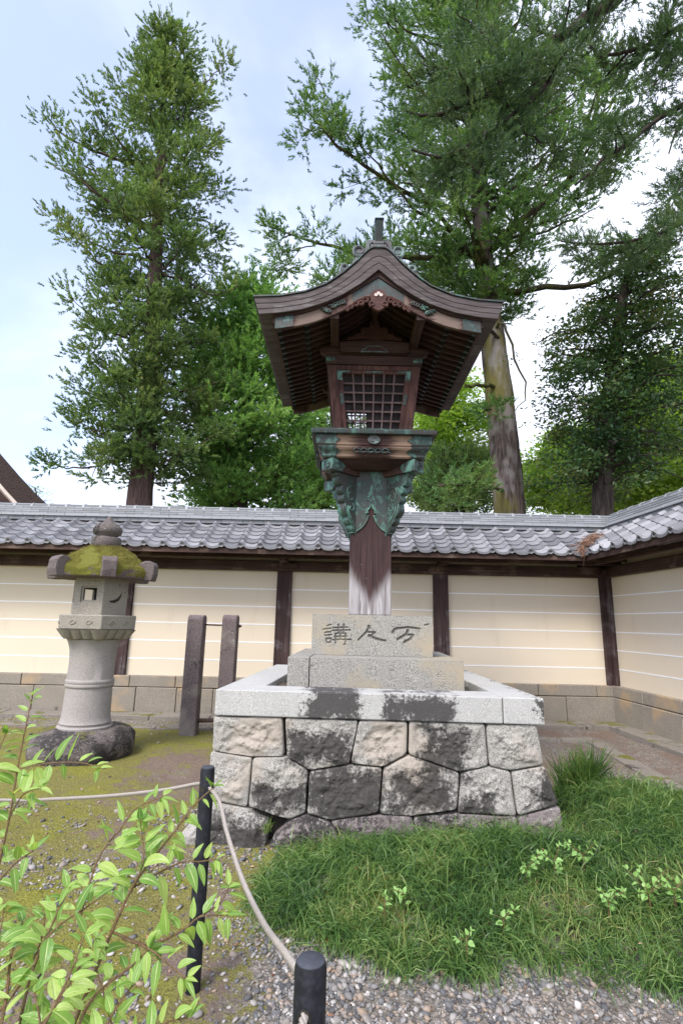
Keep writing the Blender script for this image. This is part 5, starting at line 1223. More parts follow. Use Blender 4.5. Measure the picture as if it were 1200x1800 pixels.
def tree(name, label, cat, trunk, rad, mbark, mleaf, rows, Y, nb, kind='cedar', spray=.26, clump=.42, ntuft=15, nn=11, wd=.03, rise=.25, extra=(), group=None, depth=None, cl=(.35, 1.0), seed=1, limbs=(), trunk_n=14, holes=.0, own=0, tcl=0, sta=.12, pom=0):
    """trunk: list of (px,py,Y); rows: (py,left,right) extents of the crown at depth Y"""
    rg = np.random.default_rng(seed); random.seed(seed)
    T = cat_((trunk)) ; T = np.array([at(*p) for p in trunk]); base = T[0].copy(); base[2] = 0
    dirb = (T[1] - T[0]) / (T[1][2] - T[0][2]); T = np.vstack([[T[0] - dirb * T[0][2] + np.array([0, 0, -.1])], T])
    root = thing(name, label, cat, (T[0][0], T[0][1], 0), group)
    Tc = cat(T, 60) if False else catm(T, 60); rr = np.interp(np.linspace(0, 1, len(Tc)), np.linspace(0, 1, len(rad)), rad)
    rr[:6] *= np.linspace(1.35, 1, 6)
    tb = MB(); tb.tube(Tc, rr, trunk_n, noise=.10, seed=seed); tb.build('trunk', mbark, root, smooth=True)
    lb = MB(); C = []; D = []; S = []
    tz = Tc[:, 2]
    def tpt(z): return np.array([np.interp(z, tz, Tc[:, i]) for i in range(3)])
    pys = np.array([r[0] for r in rows], float)
    def clumpat(c, od, sc=1.0, m=None):
        k = m or max(3, int(ntuft * rg.uniform(.6, 1.3) * sc)); rdi = clump * sc * rg.uniform(.75, 1.25)
        o = rg.normal(0, .5, (k, 3)) * rdi; o[:, 2] *= .62
        for q in range(k):
            C.append(c + o[q]); D.append(norm(od * .35 + np.array([0, 0, .45]) + norm(o[q]) * .8 + rg.normal(0, .18, 3))); S.append(spray * rg.uniform(.7, 1.25))
    def limb(pts, r0, r1, clumps=True, side=True, dens=1.0, scl=1.0, start=.35, hol=None):
        hol = holes if hol is None else hol
        pts = catm(np.array(pts), 14); k = len(pts)
        pts[1:-1] += rg.normal(0, .03, (k - 2, 3))
        lb.tube(pts, np.linspace(r0, r1, k), 6, tint=.5)
        if not clumps: return
        seg = np.linalg.norm(np.diff(pts, axis=0), axis=1); cum = np.concatenate([[0], np.cumsum(seg)]); L_ = cum[-1]
        u = L_ * start
        while u <= L_ + .05:
            p = np.array([np.interp(u, cum, pts[:, i]) for i in range(3)]); dr = norm(np.array([np.interp(min(u + .1, L_), cum, pts[:, i]) for i in range(3)]) - np.array([np.interp(max(u - .25, 0), cum, pts[:, i]) for i in range(3)]))
            sdv = norm(np.cross(dr, (0, 0, 1.)) * (1 if rg.random() < .5 else -1) + rg.normal(0, .3, 3))
            if side and u < L_ * .93:
                ln = min(.35 + .28 * (L_ - u), 1.3) * rg.uniform(.6, 1.2) * scl
                e = p + norm(sdv + dr * .8 + np.array([0, 0, .05])) * ln
                lb.tube(np.array([p, (p + e) / 2 + rg.normal(0, .04, 3), e]), np.array([r1 * 1.5, r1 * 1.1, r1 * .6]), 4, tint=.5)
                if rg.random() > hol: clumpat(e, norm(e - p), scl)
                if own and rg.random() < .85: clumpat(p + np.array([0, 0, -.05]), dr, scl * .8)
                if ln > .7: clumpat((p + e) / 2, norm(e - p), scl * .8)
            else: clumpat(p, dr, scl * .9)
            u += rg.uniform(*cl) / dens * (1.6 if rg.random() < .25 else 1)
    for i in range(nb):
        t = ((i + rg.random()) / nb)
        py = pys[0] + (pys[-1] - pys[0]) * t
        l = np.interp(py, pys, [r[1] for r in rows]); r_ = np.interp(py, pys, [r[2] for r in rows])
        zt = at(np.interp(py, pys, [(q[1] + q[2]) / 2 for q in rows]), py, Y)[2]
        c0 = tpt(zt); ang = i * 2.399963 + rg.uniform(-.5, .5)
        xl = at(l, py, Y)[0] - c0[0]; xr = at(r_, py, Y)[0] - c0[0]
        ca, sa = math.cos(ang), math.sin(ang)
        Lx = (xr if ca > 0 else -xl); Ly = (abs(xl) + abs(xr)) / 2 * (depth or 1)
        f = rg.uniform(.55, 1.0) ** .8
        vec = np.array([ca * max(Lx, .2) * f, sa * Ly * f, 0]); hl = np.linalg.norm(vec)
        zs_ = zt - rise * hl * rg.uniform(.6, 1.4); zs_ = max(zs_, .5); s0 = tpt(zs_); end = np.array([c0[0] + vec[0], s0[1] + vec[1], zt])
        mid = s0 + (end - s0) * .55 + np.array([0, 0, (-.10 if rise > 0 else .12) * hl])
        rad0 = max(.014, .022 * hl ** .8)
        limb([s0, mid, end], rad0, .010, start=sta)
        if pom: clumpat(end + np.array([0, 0, .1]), norm(vec + np.array([0, 0, .3])), 1.1, int(ntuft * pom)); clumpat(s0 + (end - s0) * .68 + rg.normal(0, .25, 3), norm(vec + np.array([0, 0, .5])), 1.1, int(ntuft * pom * .8))
    for q in range(tcl):
        py = rg.uniform(pys[0], pys[-1]); z = at(600, py, Y)[2]; a = rg.uniform(3.4, 6.0); c0 = tpt(z) + np.array([math.cos(a), math.sin(a), 0]) * rg.uniform(.5, 1.1); clumpat(c0, np.array([math.cos(a), math.sin(a), 0]), 1.0)
    for (pts, r0, r1, st_) in limbs:
        limb([at(*p) for p in pts], r0, r1, start=st_, hol=.05, dens=1.35)
    for (x, y, yy, sc, m) in extra:
        clumpat(at(x, y, yy), np.array([0, 0, .3]), sc, m)
    lb.build('branches', mbark if not isinstance(mleaf, tuple) else mleaf[1], root, smooth=True)
    C = np.array(C); D = np.array(D); S = np.array(S)
    if kind == 'cedar':
        V = spikes(C, D, S, nn, wd); o = raw_mesh('crown', V, 3, mleaf if not isinstance(mleaf, tuple) else mleaf[0], root)
    else:
        n = nn; Cc = (C[:, None] + rg.normal(0, .5, (len(C), n, 3)) * (S[:, None, None]) * np.array([1, 1, .45])).reshape(-1, 3)
        Nn = np.repeat(D, n, 0) * .3 + rg.normal(0, .55, (len(Cc), 3)) + np.array([0, -.1, .8])
        V = leaf_quads(Cc, Nn, rg.uniform(.6, 1.2, len(Cc)) * wd, .5); o = raw_mesh('crown', V, 4, mleaf if not isinstance(mleaf, tuple) else mleaf[0], root)
    return root
def cat_(x): return x
def catm(P, n=40):
    P = np.array(P, float); k = len(P)
    if k < 3: return np.stack([P[0] + (P[-1] - P[0]) * t for t in np.linspace(0, 1, max(3, n // 4))])
    out_ = []
    for i in range(k - 1):
        p0, p1, p2, p3 = P[max(i - 1, 0)], P[i], P[i + 1], P[min(i + 2, k - 1)]
        for t in np.linspace(0, 1, max(2, n // (k - 1)), endpoint=False): out_.append(.5 * (2 * p1 + (p2 - p0) * t + (2 * p0 - 5 * p1 + 4 * p2 - p3) * t * t + (3 * p1 - p0 - 3 * p2 + p3) * t ** 3))
    out_.append(P[-1]); return np.array(out_)

TG = 'trees beyond the plaster walls'
tree('cedar_tree', 'tall narrow cedar with reddish trunk, its whole crown standing against blue sky', 'tree',
     [(245, 885, 17), (262, 700, 17.1), (272, 500, 17.2), (281, 300, 17.3), (291, 130, 17.4), (297, 25, 17.5)], [.46, .42, .34, .26, .17, .09, .03], M['bark_red'], M['cedar_a'],
     [(50, 285, 318), (80, 245, 340), (115, 245, 350), (160, 240, 362), (205, 205, 378), (250, 140, 390), (300, 85, 395), (350, 108, 392), (400, 115, 408), (450, 106, 428), (490, 114, 410), (525, 135, 350), (560, 92, 385), (610, 86, 425), (660, 120, 425), (720, 128, 410), (780, 150, 400), (835, 185, 345)],
     17.2, 98, spray=.23, clump=.54, ntuft=42, nn=26, wd=.040, holes=.38, cl=(.9, 1.9), tcl=64, sta=.32, pom=1.3, rise=.22, group=TG, seed=11, depth=.9,
     limbs=[([(283, 300, 17.3), (180, 270, 16.6), (110, 235, 16.2), (75, 198, 16)], .07, .012, .3), ([(283, 430, 17.3), (200, 360, 16.5), (130, 310, 16), (84, 285, 15.8)], .07, .012, .4),
            ([(250, 770, 17), (190, 815, 16.4), (130, 822, 16), (78, 812, 15.8)], .06, .012, .55), ([(290, 190, 17.4), (340, 160, 17), (375, 130, 16.8), (402, 96, 16.7)], .04, .008, .75), ([(275, 480, 17.2), (330, 495, 17), (380, 520, 16.8), (420, 500, 16.7)], .05, .01, .8)],
     extra=[(250, 640, 16.2, 1.1, 18), (270, 745, 16.2, 1.1, 18), (235, 755, 16.3, 1, 14), (300, 560, 16, 1.2, 20)])
tree('cedar_tree', 'bright green bushy cedar right beside the tall narrow cedar, its trunk half hidden', 'tree',
     [(420, 885, 21), (428, 760, 21), (440, 640, 21), (450, 540, 21), (452, 500, 21)], [.42, .36, .25, .14, .05], M['bark_dark'], M['cedar_c'],
     [(512, 425, 470), (545, 385, 500), (590, 345, 540), (640, 310, 560), (700, 292, 585), (760, 285, 600), (820, 300, 610), (870, 330, 600), (890, 350, 600)], 21, 74, spray=.30, clump=.85, ntuft=40, nn=22, wd=.058, cl=(1.1, 2.2), holes=.3, tcl=20, sta=.3, pom=1.4, rise=.12, group=TG, seed=21)
tree('cedar_tree', 'pale yellow green cedar seen low behind the lantern post and its bracket', 'tree',
     [(560, 885, 25), (566, 760, 25), (570, 660, 25)], [.38, .28, .08], M['bark_dark'], M['cedar_c'],
     [(640, 545, 590), (690, 510, 620), (750, 490, 650), (810, 470, 665), (860, 465, 670), (888, 480, 660)], 25, 44, spray=.36, clump=.95, ntuft=36, nn=20, wd=.075, cl=(.7, 1.6), rise=.1, group=TG, seed=31, holes=.2)
tree('cedar_tree', 'huge old cedar with a pale mossy trunk whose boughs spread over the lantern roof', 'tree',
     [(895, 900, 14), (882, 740, 14), (866, 600, 14.1), (852, 480, 14.2), (838, 300, 14.3), (815, 100, 14.5), (795, -120, 14.7), (785, -330, 14.9)], [.46, .43, .40, .34, .28, .21, .14, .06], M['bark_old'], (M['cedar_b'], M['bark_moss']),
     [(-330, 740, 860), (-200, 700, 940), (-90, 665, 1010), (0, 640, 1060), (60, 632, 1085), (130, 610, 1100), (200, 580, 1100), (270, 590, 1100), (330, 560, 1085), (390, 530, 1060), (430, 560, 1040), (470, 620, 980), (505, 690, 950), (545, 740, 930)],
     14.2, 112, spray=.27, clump=.50, ntuft=32, nn=26, wd=.033, holes=.22, tcl=26, cl=(.45, 1.1), rise=.35, group=TG, seed=44, depth=.75,
     limbs=[([(840, 440, 14.2), (760, 455, 13.3), (640, 445, 12.6), (560, 425, 12.2), (475, 398, 12)], .10, .014, .3), ([(838, 380, 14.2), (740, 350, 13.2), (640, 290, 12.4), (575, 235, 12), (530, 180, 11.8)], .09, .012, .35),
            ([(850, 450, 14.1), (925, 378, 13.6), (994, 318, 13.2), (1031, 237, 13), (1050, 175, 12.9), (1042, 105, 12.9)], .13, .03, .35), ([(856, 470, 14), (825, 390, 13.2), (775, 300, 12.8)], .10, .02, .5),
            ([(845, 470, 14), (750, 350, 12.9), (700, 285, 12.5)], .09, .02, .5), ([(880, 512, 14), (1000, 503, 13.4), (1075, 481, 13), (1168, 412, 12.7), (1215, 370, 12.5)], .10, .02, .45),
            ([(860, 590, 14), (885, 570, 13.6), (905, 630, 13.4), (925, 690, 13.3), (905, 722, 13.3)], .05, .012, 1.5), ([(868, 680, 13.8), (835, 676, 13.2), (815, 680, 13)], .07, .03, 1.5),
            ([(872, 700, 13.6), (858, 716, 13.3), (850, 725, 13.2)], .05, .02, .6), ([(884, 860, 13.7), (850, 858, 13), (810, 850, 12.6), (770, 855, 12.4)], .05, .02, .4), ([(640, 290, 12.4), (600, 215, 12), (565, 150, 11.8), (548, 118, 11.7)], .03, .008, .35), ([(575, 235, 12), (545, 225, 11.9), (518, 212, 11.7)], .02, .008, .5), ([(560, 425, 12.2), (520, 440, 12.1), (482, 445, 12)], .02, .008, .4), ([(640, 445, 12.6), (600, 480, 12.4), (560, 500, 12.2)], .03, .008, .3), ([(700, 60, 13.5), (670, 30, 12.9), (655, 8, 12.5)], .03, .008, .4), ([(1000, 503, 13.4), (1030, 460, 13.2), (1080, 440, 13)], .03, .008, .3), ([(994, 318, 13.2), (1060, 300, 12.9), (1120, 250, 12.7)], .04, .01, .3), ([(1031, 237, 13), (1090, 160, 12.8), (1150, 130, 12.7)], .04, .01, .3), ([(880, 600, 13.9), (840, 560, 13.1), (780, 540, 12.7)], .07, .015, .4)],
     extra=[(620, 480, 12.8, .9, 10), (830, 850, 12.8, 1.1, 16), (800, 830, 12.8, 1, 12), (870, 720, 13.3, .7, 10), (780, 870, 12.6, 1.2, 16)])
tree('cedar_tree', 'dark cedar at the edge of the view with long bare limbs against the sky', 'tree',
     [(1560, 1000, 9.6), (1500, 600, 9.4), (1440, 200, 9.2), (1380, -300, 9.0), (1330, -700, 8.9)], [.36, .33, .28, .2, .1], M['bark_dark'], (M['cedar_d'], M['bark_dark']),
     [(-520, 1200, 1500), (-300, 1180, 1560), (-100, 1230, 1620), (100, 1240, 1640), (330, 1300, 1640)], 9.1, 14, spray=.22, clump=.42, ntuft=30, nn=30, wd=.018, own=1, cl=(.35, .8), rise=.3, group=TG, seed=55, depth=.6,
     limbs=[([(1400, -260, 9.1), (1200, -110, 9), (1075, 0, 8.9), (1000, 52, 8.8), (937, 106, 8.8), (856, 162, 8.7), (775, 206, 8.6), (715, 194, 8.6)], .17, .025, .5), ([(1075, 0, 8.9), (994, 62, 8.9), (962, 144, 8.8), (900, 200, 8.7), (825, 250, 8.6), (775, 275, 8.6), (722, 262, 8.5)], .09, .02, .35),
            ([(1420, -120, 9.2), (1300, -20, 9.1), (1200, 42, 9), (1137, 84, 9), (1056, 99, 8.9)], .10, .03, .75), ([(1460, 60, 9.3), (1300, 130, 9.2), (1200, 183, 9.1), (1125, 233, 9), (1062, 283, 8.9), (1010, 325, 8.9)], .08, .02, .55),
            ([(1490, 280, 9.4), (1330, 350, 9.3), (1200, 388, 9.2), (1150, 412, 9.1), (1060, 430, 9), (985, 424, 8.9)], .07, .012, .5), ([(1480, 180, 9.4), (1320, 230, 9.3), (1220, 300, 9.2), (1180, 360, 9.1)], .06, .012, .4), ([(900, 130, 8.8), (850, 60, 8.8), (800, 20, 8.8)], .03, .01, .1), ([(830, 175, 8.8), (790, 130, 8.7), (740, 110, 8.7)], .03, .01, .1), ([(900, 200, 8.7), (930, 240, 8.7), (990, 260, 8.8)], .03, .01, .2), ([(800, 262, 8.6), (840, 300, 8.6), (850, 250, 8.6)], .03, .01, .1),
            ([(1137, 84, 9), (1165, 40, 9), (1190, 5, 9)], .03, .01, .2), ([(1056, 99, 8.9), (1030, 60, 8.9), (1040, 20, 8.9)], .03, .01, .2), ([(1200, 42, 9), (1180, 100, 8.9), (1150, 150, 8.8)], .03, .01, .2), ([(1400, -100, 9.1), (1280, 120, 9), (1200, 210, 8.9), (1175, 270, 8.9)], .05, .012, .6)])
tree('broadleaf_tree', 'dense dark evergreen broadleaf tree filling the corner above the meeting walls', 'tree',
     [(1058, 895, 12.6), (1066, 760, 12.6), (1078, 640, 12.7), (1095, 520, 12.8), (1105, 470, 12.8)], [.27, .25, .22, .15, .06], M['bark_dark'], M['broad'],
     [(455, 1060, 1180), (490, 1030, 1260), (540, 985, 1300), (590, 930, 1320), (640, 925, 1330), (690, 940, 1320), (740, 950, 1300), (790, 960, 1260), (840, 935, 1210), (868, 930, 1130)], 12.6, 72, kind='broad', spray=.34, clump=.52, ntuft=14, nn=16, wd=.13, cl=(.6, 1.5), holes=.38, rise=-.02, group=TG, seed=66, depth=.8)
tree('maple_tree', 'thin trunked yellow green leafy tree behind the pale mossy trunk', 'tree',
     [(770, 890, 22), (768, 780, 22), (772, 690, 22)], [.16, .13, .05], M['bark_dark'], M['maple'],
     [(680, 750, 830), (730, 720, 870), (790, 710, 900), (850, 700, 960), (885, 700, 980)], 22, 55, kind='broad', spray=.5, clump=.7, ntuft=12, nn=13, wd=.21, holes=.2, rise=0, group=TG, seed=71)
tree('maple_tree', 'sunlit yellow green tree low behind the trunk of the dark broadleaf tree', 'tree',
     [(1120, 890, 19), (1125, 800, 19), (1140, 700, 19)], [.15, .12, .05], M['bark_dark'], M['maple'],
     [(640, 1120, 1200), (700, 1080, 1260), (760, 1010, 1300), (820, 960, 1320), (880, 950, 1300), (905, 960, 1250)], 19, 85, kind='broad', spray=.45, clump=.75, ntuft=16, nn=13, wd=.20, rise=0, group=TG, seed=81)
tree('maple_tree', 'small rounded yellow green tree between the two old trunks, just over the tiles', 'tree',
     [(985, 895, 24), (985, 850, 24), (988, 790, 24)], [.14, .1, .05], M['bark_dark'], M['maple'],
     [(770, 960, 1020), (810, 930, 1060), (860, 910, 1090), (895, 910, 1090)], 24, 40, kind='broad', spray=.5, clump=.8, ntuft=16, nn=12, wd=.23, rise=0, group=TG, seed=91)
tree('cypress_tree', 'low dark conifer filling the gap between the bracket and the pale trunk', 'tree',
     [(815, 895, 18), (815, 850, 18), (812, 800, 18)], [.15, .12, .04], M['bark_dark'], M['cedar_a'],
     [(790, 770, 840), (820, 740, 870), (860, 715, 880), (895, 705, 890)], 18, 34, spray=.34, clump=.6, ntuft=22, nn=13, wd=.05, rise=.1, group=TG, seed=93)
tree('young_tree', 'tiny thin tree top just beside the end of the thatched roof', 'tree',
     [(68, 895, 30), (66, 880, 30), (62, 858, 30)], [.08, .06, .03], M['bark_dark'], M['maple'],
     [(853, 58, 70), (866, 55, 76), (880, 58, 88)], 30, 9, kind='broad', spray=.3, clump=.3, ntuft=3, nn=9, wd=.10, rise=.3, group=TG, seed=97)

# ------------------------------------------------------------------ mondo grass mound
def gx_pts(n, sd_=.0):
    x, y = RNG.uniform(-.55, 3.5, n), RNG.uniform(2.4, 5.15, n); k = poly_sd(x, y, GRASS_POLY) > -.02 - sd_ * RNG.uniform(0, 1, n) ** 2; return x[k], y[k]
def tufts(x, y, nb, Lr, wd, grav=.32, up=1.0, spreadv=.55, z=None):
    m = len(x); a = RNG.uniform(0, 6.283, (m, nb)); sp_ = RNG.uniform(.1, 1, (m, nb)) * spreadv
    D = np.stack([np.cos(a) * sp_ + 0 * a, np.sin(a) * sp_ - .18, np.full_like(a, up)], -1).reshape(-1, 3)
    P = np.stack([np.repeat(x, nb), np.repeat(y, nb), np.repeat(gz(x, y) if z is None else z, nb)], -1) + RNG.normal(0, .012, (m * nb, 3)) * (1, 1, 0)
    n = len(P); return blades(P, D, RNG.uniform(*Lr, n), RNG.uniform(*wd, n), 4, gravity=RNG.uniform(grav * .6, grav * 1.5, n))
x, y = gx_pts(6800, .12)
A = tufts(x, y, 15, (.09, .22), (.0036, .0062), .60, .75, 1.1, z=gz(x, y) + .07 * (fbm(np.stack([x, y, x * 0], -1), 5.5, 3, 91) - .45))
x2, y2 = np.array([2.06 + RNG.normal(0, .10) for _ in range(26)]), np.array([4.72 + RNG.normal(0, .10) for _ in range(26)])
B_ = tufts(x2, y2, 26, (.24, .42), (.005, .008), .22)
x3, y3 = np.array([-.16, .02, .22, .05, .3, .65, 1.15]) , np.array([2.80, 2.72, 2.62, 2.86, 2.70, 2.58, 2.60]); Cc = tufts(x3, y3, 16, (.06, .13), (.003, .005))
V = np.concatenate([A[0], B_[0], Cc[0]]); F = np.concatenate([A[1], B_[1] + len(A[0]), Cc[1] + len(A[0]) + len(B_[0])])
tag(raw_mesh('grass', (V, F), 3, M['grass']), 'thick mound of dark green mondo grass in front of the stone platform', 'grass', kind='stuff')

# ------------------------------------------------------------------ leafy saplings
def leaf(mb, p, d, L_, wd, nrm_, droop=.5, fold=.25):
    """one lance shaped leaf: folded along its midrib, drooping towards the tip"""
    d = norm(np.array(d, float)); nrm_ = norm(np.array(nrm_) - d * (np.array(nrm_) @ d)); s_ = np.cross(d, nrm_); p = np.array(p, float)
    K = 8; V = []; q = p.copy(); dd = d.copy()
    for i in range(K + 1):
        t = i / K; wv = wd * .5 * (math.sin(math.pi * min(1, t ** .70)) ** .9) * (1.12 - .35 * t) * (1 if t < 1 else 0) + (.0006 if 0 < t < 1 else 0)
        if i == 0: wv = .0006
        up_ = nrm_ * wv * fold
        V += [q - s_ * wv + up_, q, q + s_ * wv + up_]
        q = q + dd * L_ / K; dd = norm(dd + np.array([0, 0, -droop / K]))
        nrm_ = norm(nrm_ - dd * (nrm_ @ dd)); s_ = np.cross(dd, nrm_)
    F = []
    for i in range(K): a = 3 * i; F += [(a, a + 1, a + 4, a + 3), (a + 1, a + 2, a + 5, a + 4)]
    mb.add(V, F, 0, np.tile([.9, 0., .9], K + 1))
def plant(name, label, cat_n, stems, base, mleaf, mstem, Lr=(.055, .085), gap=.034, r0=.004, group=None, seed=3, tipcl=True, asp=(.31, .40), droop=.7, skip=.12):
    rg = random.Random(seed); root = thing(name, label, cat_n, base, group); sm = MB(); lf = MB()
    for (pts, s0, r_) in stems:
        P_ = catm(np.array(pts, float), 26); k = len(P_); sm.tube(P_, np.linspace(r_, .0012, k), 6)
        seg = np.linalg.norm(np.diff(P_, axis=0), axis=1); cum = np.concatenate([[0], np.cumsum(seg)]); L_ = cum[-1]; u = L_ * s0; sgn = 1
        while u < L_:
            p = np.array([np.interp(u, cum, P_[:, i]) for i in range(3)]); p2 = np.array([np.interp(min(u + .02, L_ + 1e-4), cum, P_[:, i]) for i in range(3)]); dr = norm(p2 - p) if u < L_ - .001 else norm(P_[-1] - P_[-2])
            hor = norm(np.cross(dr, (0.15, -1, .25))); sd_ = norm(hor * sgn + np.array([rg.gauss(0, .35), rg.gauss(0, .45), rg.gauss(0, .25)]))
            d = norm(dr * rg.uniform(.2, .8) + sd_ * 1.0 + np.array([0, 0, rg.uniform(-.25, .3)])); f = 1 - .45 * (u / L_) ** 3
            if rg.random() > skip:
                L1 = rg.uniform(*Lr) * f * min(1, max(.62, p[1] / 1.4)); pe = p + d * .006; sm.tube([p, pe], .0008, 3, cap=False)
                leaf(lf, pe, d, L1, L1 * rg.uniform(*asp), (rg.gauss(0, .35), rg.gauss(-.35, .3), 1), droop * rg.uniform(.3, 1.8), rg.uniform(.1, .4))
            sgn = -sgn; u += gap * rg.uniform(.6, 1.25) * f
        for q in range(3):
            d = norm((P_[-1] - P_[-2]) * 30 + np.array([rg.gauss(0, .5), rg.gauss(0, .5), rg.gauss(.1, .4)])); leaf(lf, P_[-1], d, rg.uniform(*Lr) * .6, rg.uniform(*Lr) * .19, (0, -.3, 1), .4)
    sm.build('stems', mstem, root, smooth=True); lf.build('leaves', mleaf, root, smooth=True)
    return root
S_ = lambda L_: [at(*p) for p in L_]
plant('sapling', 'slender sapling at the edge of the view with one tall upright leafy shoot', 'sapling',
      [(S_([(-70, 1800, 1.55), (-12, 1560, 1.6), (14, 1450, 1.62), (34, 1335, 1.64), (45, 1280, 1.65), (57, 1222, 1.66)]), .25, .0045), (S_([(30, 1352, 1.64), (85, 1342, 1.6), (140, 1341, 1.57), (176, 1350, 1.55)]), .1, .002),
       (S_([(16, 1440, 1.62), (40, 1398, 1.58), (72, 1385, 1.55)]), .2, .002), (S_([(-10, 1560, 1.6), (25, 1520, 1.5), (60, 1495, 1.45)]), .6, .002), (S_([(-40, 1420, 1.6), (-10, 1340, 1.62), (10, 1290, 1.63)]), .1, .002)], (-1.0, 1.5, 0), M['sapling'], M['stem'], seed=5, Lr=(.045, .085), gap=.024)
st_ = [([(60, 1960, 1.15), (130, 1800, 1.25), (195, 1642, 1.33), (240, 1549, 1.38), (307, 1462, 1.44), (345, 1412, 1.47), (378, 1383, 1.48)], .18, .005), ([(0, 1950, 1.1), (34, 1800, 1.2), (60, 1699, 1.24), (112, 1582, 1.3), (120, 1560, 1.3)], .2, .004),
       ([(140, 1620, 1.33), (172, 1511, 1.38), (210, 1460, 1.4), (240, 1421, 1.42), (285, 1402, 1.44)], .15, .0025), ([(225, 1575, 1.36), (252, 1515, 1.38), (246, 1440, 1.38)], .2, .002),
       ([(200, 1640, 1.33), (262, 1661, 1.3), (322, 1635, 1.32), (352, 1612, 1.34), (400, 1609, 1.36)], .2, .003), ([(215, 1650, 1.3), (262, 1669, 1.25), (300, 1699, 1.24), (326, 1721, 1.23)], .3, .0025), ([(235, 1560, 1.38), (311, 1519, 1.4), (352, 1515, 1.42), (380, 1511, 1.43)], .3, .0025),
       ([(345, 1615, 1.34), (385, 1590, 1.36), (402, 1560, 1.38)], .6, .0015), ([(100, 1900, 1.1), (160, 1760, 1.2), (230, 1700, 1.25), (262, 1668, 1.27)], .2, .004), ([(-20, 1900, 1.05), (10, 1760, 1.15), (20, 1680, 1.2), (40, 1620, 1.25)], .1, .004),
       ([(20, 1960, 1.0), (70, 1820, 1.08), (120, 1720, 1.15), (150, 1640, 1.2)], .1, .004), ([(100, 1960, 1.0), (160, 1860, 1.05), (200, 1780, 1.1), (235, 1730, 1.14)], .1, .003), ([(-60, 1860, 1.1), (-20, 1740, 1.15), (0, 1640, 1.2), (8, 1590, 1.22)], .1, .003),
       ([(60, 1700, 1.2), (90, 1640, 1.2), (160, 1590, 1.22), (200, 1560, 1.24)], .15, .0025), ([(120, 1960, 1.05), (230, 1850, 1.05), (290, 1800, 1.05), (330, 1790, 1.05)], .5, .002), ([(-60, 1960, 1.1), (20, 1860, 1.15), (90, 1780, 1.2), (140, 1700, 1.25), (170, 1650, 1.28)], .1, .003), ([(-40, 1820, 1.2), (30, 1740, 1.25), (70, 1660, 1.3), (80, 1600, 1.32)], .1, .003), ([(160, 1960, 1.15), (200, 1850, 1.2), (180, 1740, 1.25), (160, 1690, 1.28)], .1, .003), ([(60, 1990, .95), (60, 1880, .98), (70, 1800, 1.0), (60, 1745, 1.02)], .1, .003)]
plant('sapling', 'broad leafy sapling spreading in the near corner beside the thin bollard', 'sapling', [(S_(a), b_, c_) for a, b_, c_ in st_], (-.75, 1.0, 0), M['sapling'], M['stem'], seed=9, Lr=(.045, .08), gap=.017)
# seedlings in the grass
def gpt(px, py):
    lo, hi = 1.2, 6.0
    for _ in range(40):
        m_ = (lo + hi) / 2; p = at(px, py, m_)
        if p[2] > float(gz(np.array([p[0]]), np.array([p[1]]))[0]) + .10: lo = m_
        else: hi = m_
    return p
SG = 'seedlings growing through the grass'
sd_list = [(1025, 1500, .12, 5, 'seedling with the most leaves, tallest in the back of the grass mound'), (975, 1512, .10, 3, 'small seedling with a few pale leaves beside the many leaved one'), (925, 1525, .11, 4, 'pale seedling leaning over the grass, farthest towards the stone platform side'),
           (1140, 1570, .16, 7, 'large clump of broad pale seedling leaves near the edge of the grass'), (1185, 1565, .12, 4, 'seedling at the very edge of the view beside the large pale clump'), (1070, 1585, .11, 5, 'seedling with low pale leaves just before the large pale clump'),
           (885, 1615, .09, 3, 'low seedling with rounded pale leaves near the front of the grass'), (710, 1570, .08, 3, 'seedling with two pale leaves in the middle of the grass mound'), (675, 1590, .06, 2, 'tiny seedling left of centre in the grass mound, two leaves only'), (820, 1655, .06, 2, 'tiny seedling at the front rim of the grass above the pebbles')]
for i, (px, py, h_, ns, lab) in enumerate(sd_list):
    p = gpt(px, py + 12); rg = random.Random(i); stems = []
    for q in range(ns):
        a = rg.uniform(0, 6.28); e = p + np.array([math.cos(a) * h_ * .7, math.sin(a) * h_ * .5, h_ * rg.uniform(.3, 1.0)]); stems.append(([p - (0, 0, .08), p + (0, 0, .02), e], .35, .0015))
    plant('seedling', lab, 'seedling', stems, (p[0], p[1], p[2] - .08), M['seedling'], M['stem'], Lr=(.028, .045), gap=.030, group=SG, seed=100 + i, asp=(.55, .7), droop=.3, skip=.2)
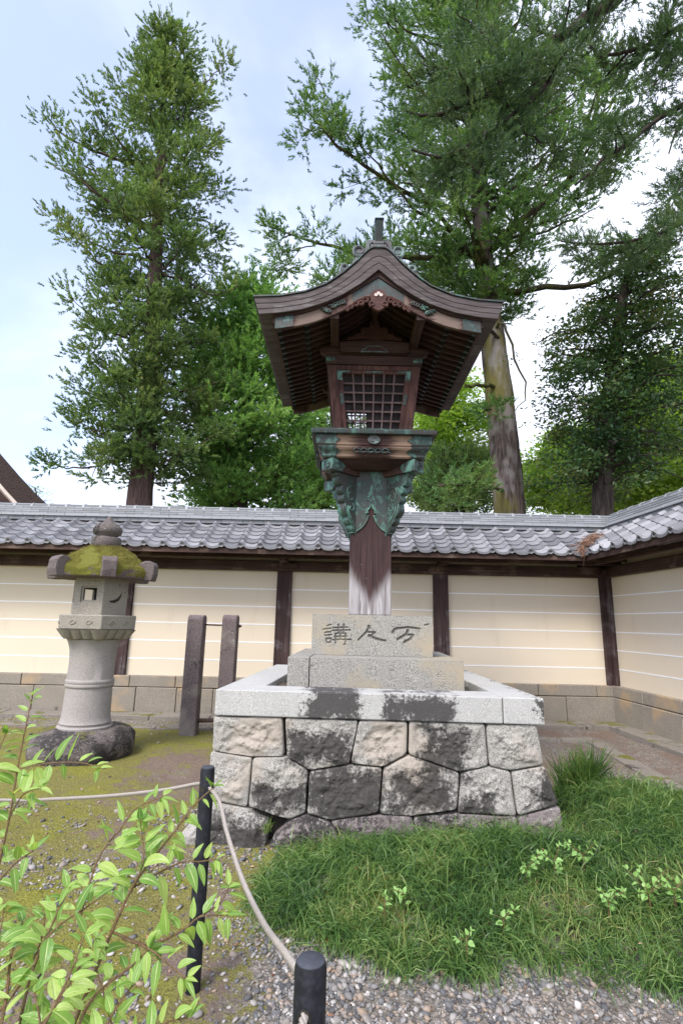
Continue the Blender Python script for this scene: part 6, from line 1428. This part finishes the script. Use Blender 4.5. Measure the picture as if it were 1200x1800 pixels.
# grass tuft rooted in the masonry joint
p = np.array(front_pt(*face_ab(232, 712), .06)); x = np.full(3, p[0]); y = np.full(3, p[1]) - .02
V, F = tufts(x, y, 12, (.05, .12), (.003, .005), .25, z=np.full(3, p[2] - .05)); tag(raw_mesh('weed', (V, F), 3, M['grass']), 'little green weed sprouting from a joint of the platform stones', 'weed')

#print('TRIS', {o.name: len(o.data.polygons) for o in SC.objects if o.type == 'MESH' and len(o.data.polygons) > 50000})

# ------------------------------------------------------------------ litter and odd stones
n = 420; x = RNG.uniform(-2.6, 2.4, n); y = RNG.uniform(1.5, 7.2, n); k = ((poly_sd(x, y, GRASS_POLY) < 0) | (RNG.uniform(0, 1, n) < .15)) & ~((x > -1) & (x < 1.6) & (y > 3.75) & (y < 6.3)); x, y = x[k], y[k]; n = len(x)
ins = poly_sd(x, y, GRASS_POLY) > 0
C_ = np.stack([x, y, gz(x, y) + .008 + ins * .12], -1); Nn = RNG.normal(0, .35, (n, 3)); Nn[:, 2] = 1
o = raw_mesh('leaf_litter', leaf_quads(C_, Nn, RNG.uniform(.012, .034, n), .42), 4, M['dry']); tag(o, 'small brown fallen leaves and bits of twig lying about the yard', 'leaf litter', kind='stuff')
def odd(name, lab, px, py, sx, sy, sz, mt, sd_):
    p = at(px, py, 1.0); t = (0 - CZ) / (p[2] - CZ); p = np.array([p[0] * t, p[1] * t, 0]); p[2] = gz(np.array([p[0]]), np.array([p[1]]))[0]
    mb = MB(); mb.lathe([(.2, -.5), (.8, -.3), (1, 0), (.95, .45), (.7, .8), (.05, .9)], (0, 0, 0), 18)
    V = mb.V[0]; V = V * (1 + (fbm(V, 1.6, 3, sd_)[:, None] - .5) * .7) * np.array([sx, sy, sz]) + p; mb.V[0] = V
    tag(mb.build(name, mt, None, smooth=True), lab, 'stone')
odd('flat_stone', 'flat mossy square stone lying among the pebbles near the lower edge', 965, 1745, .035, .028, .014, M['kerb'], 3)
odd('loose_stone', 'single tan stone on the mossy earth beyond the thin bollard and rope', 207, 1428, .035, .026, .026, M['footing'], 5)
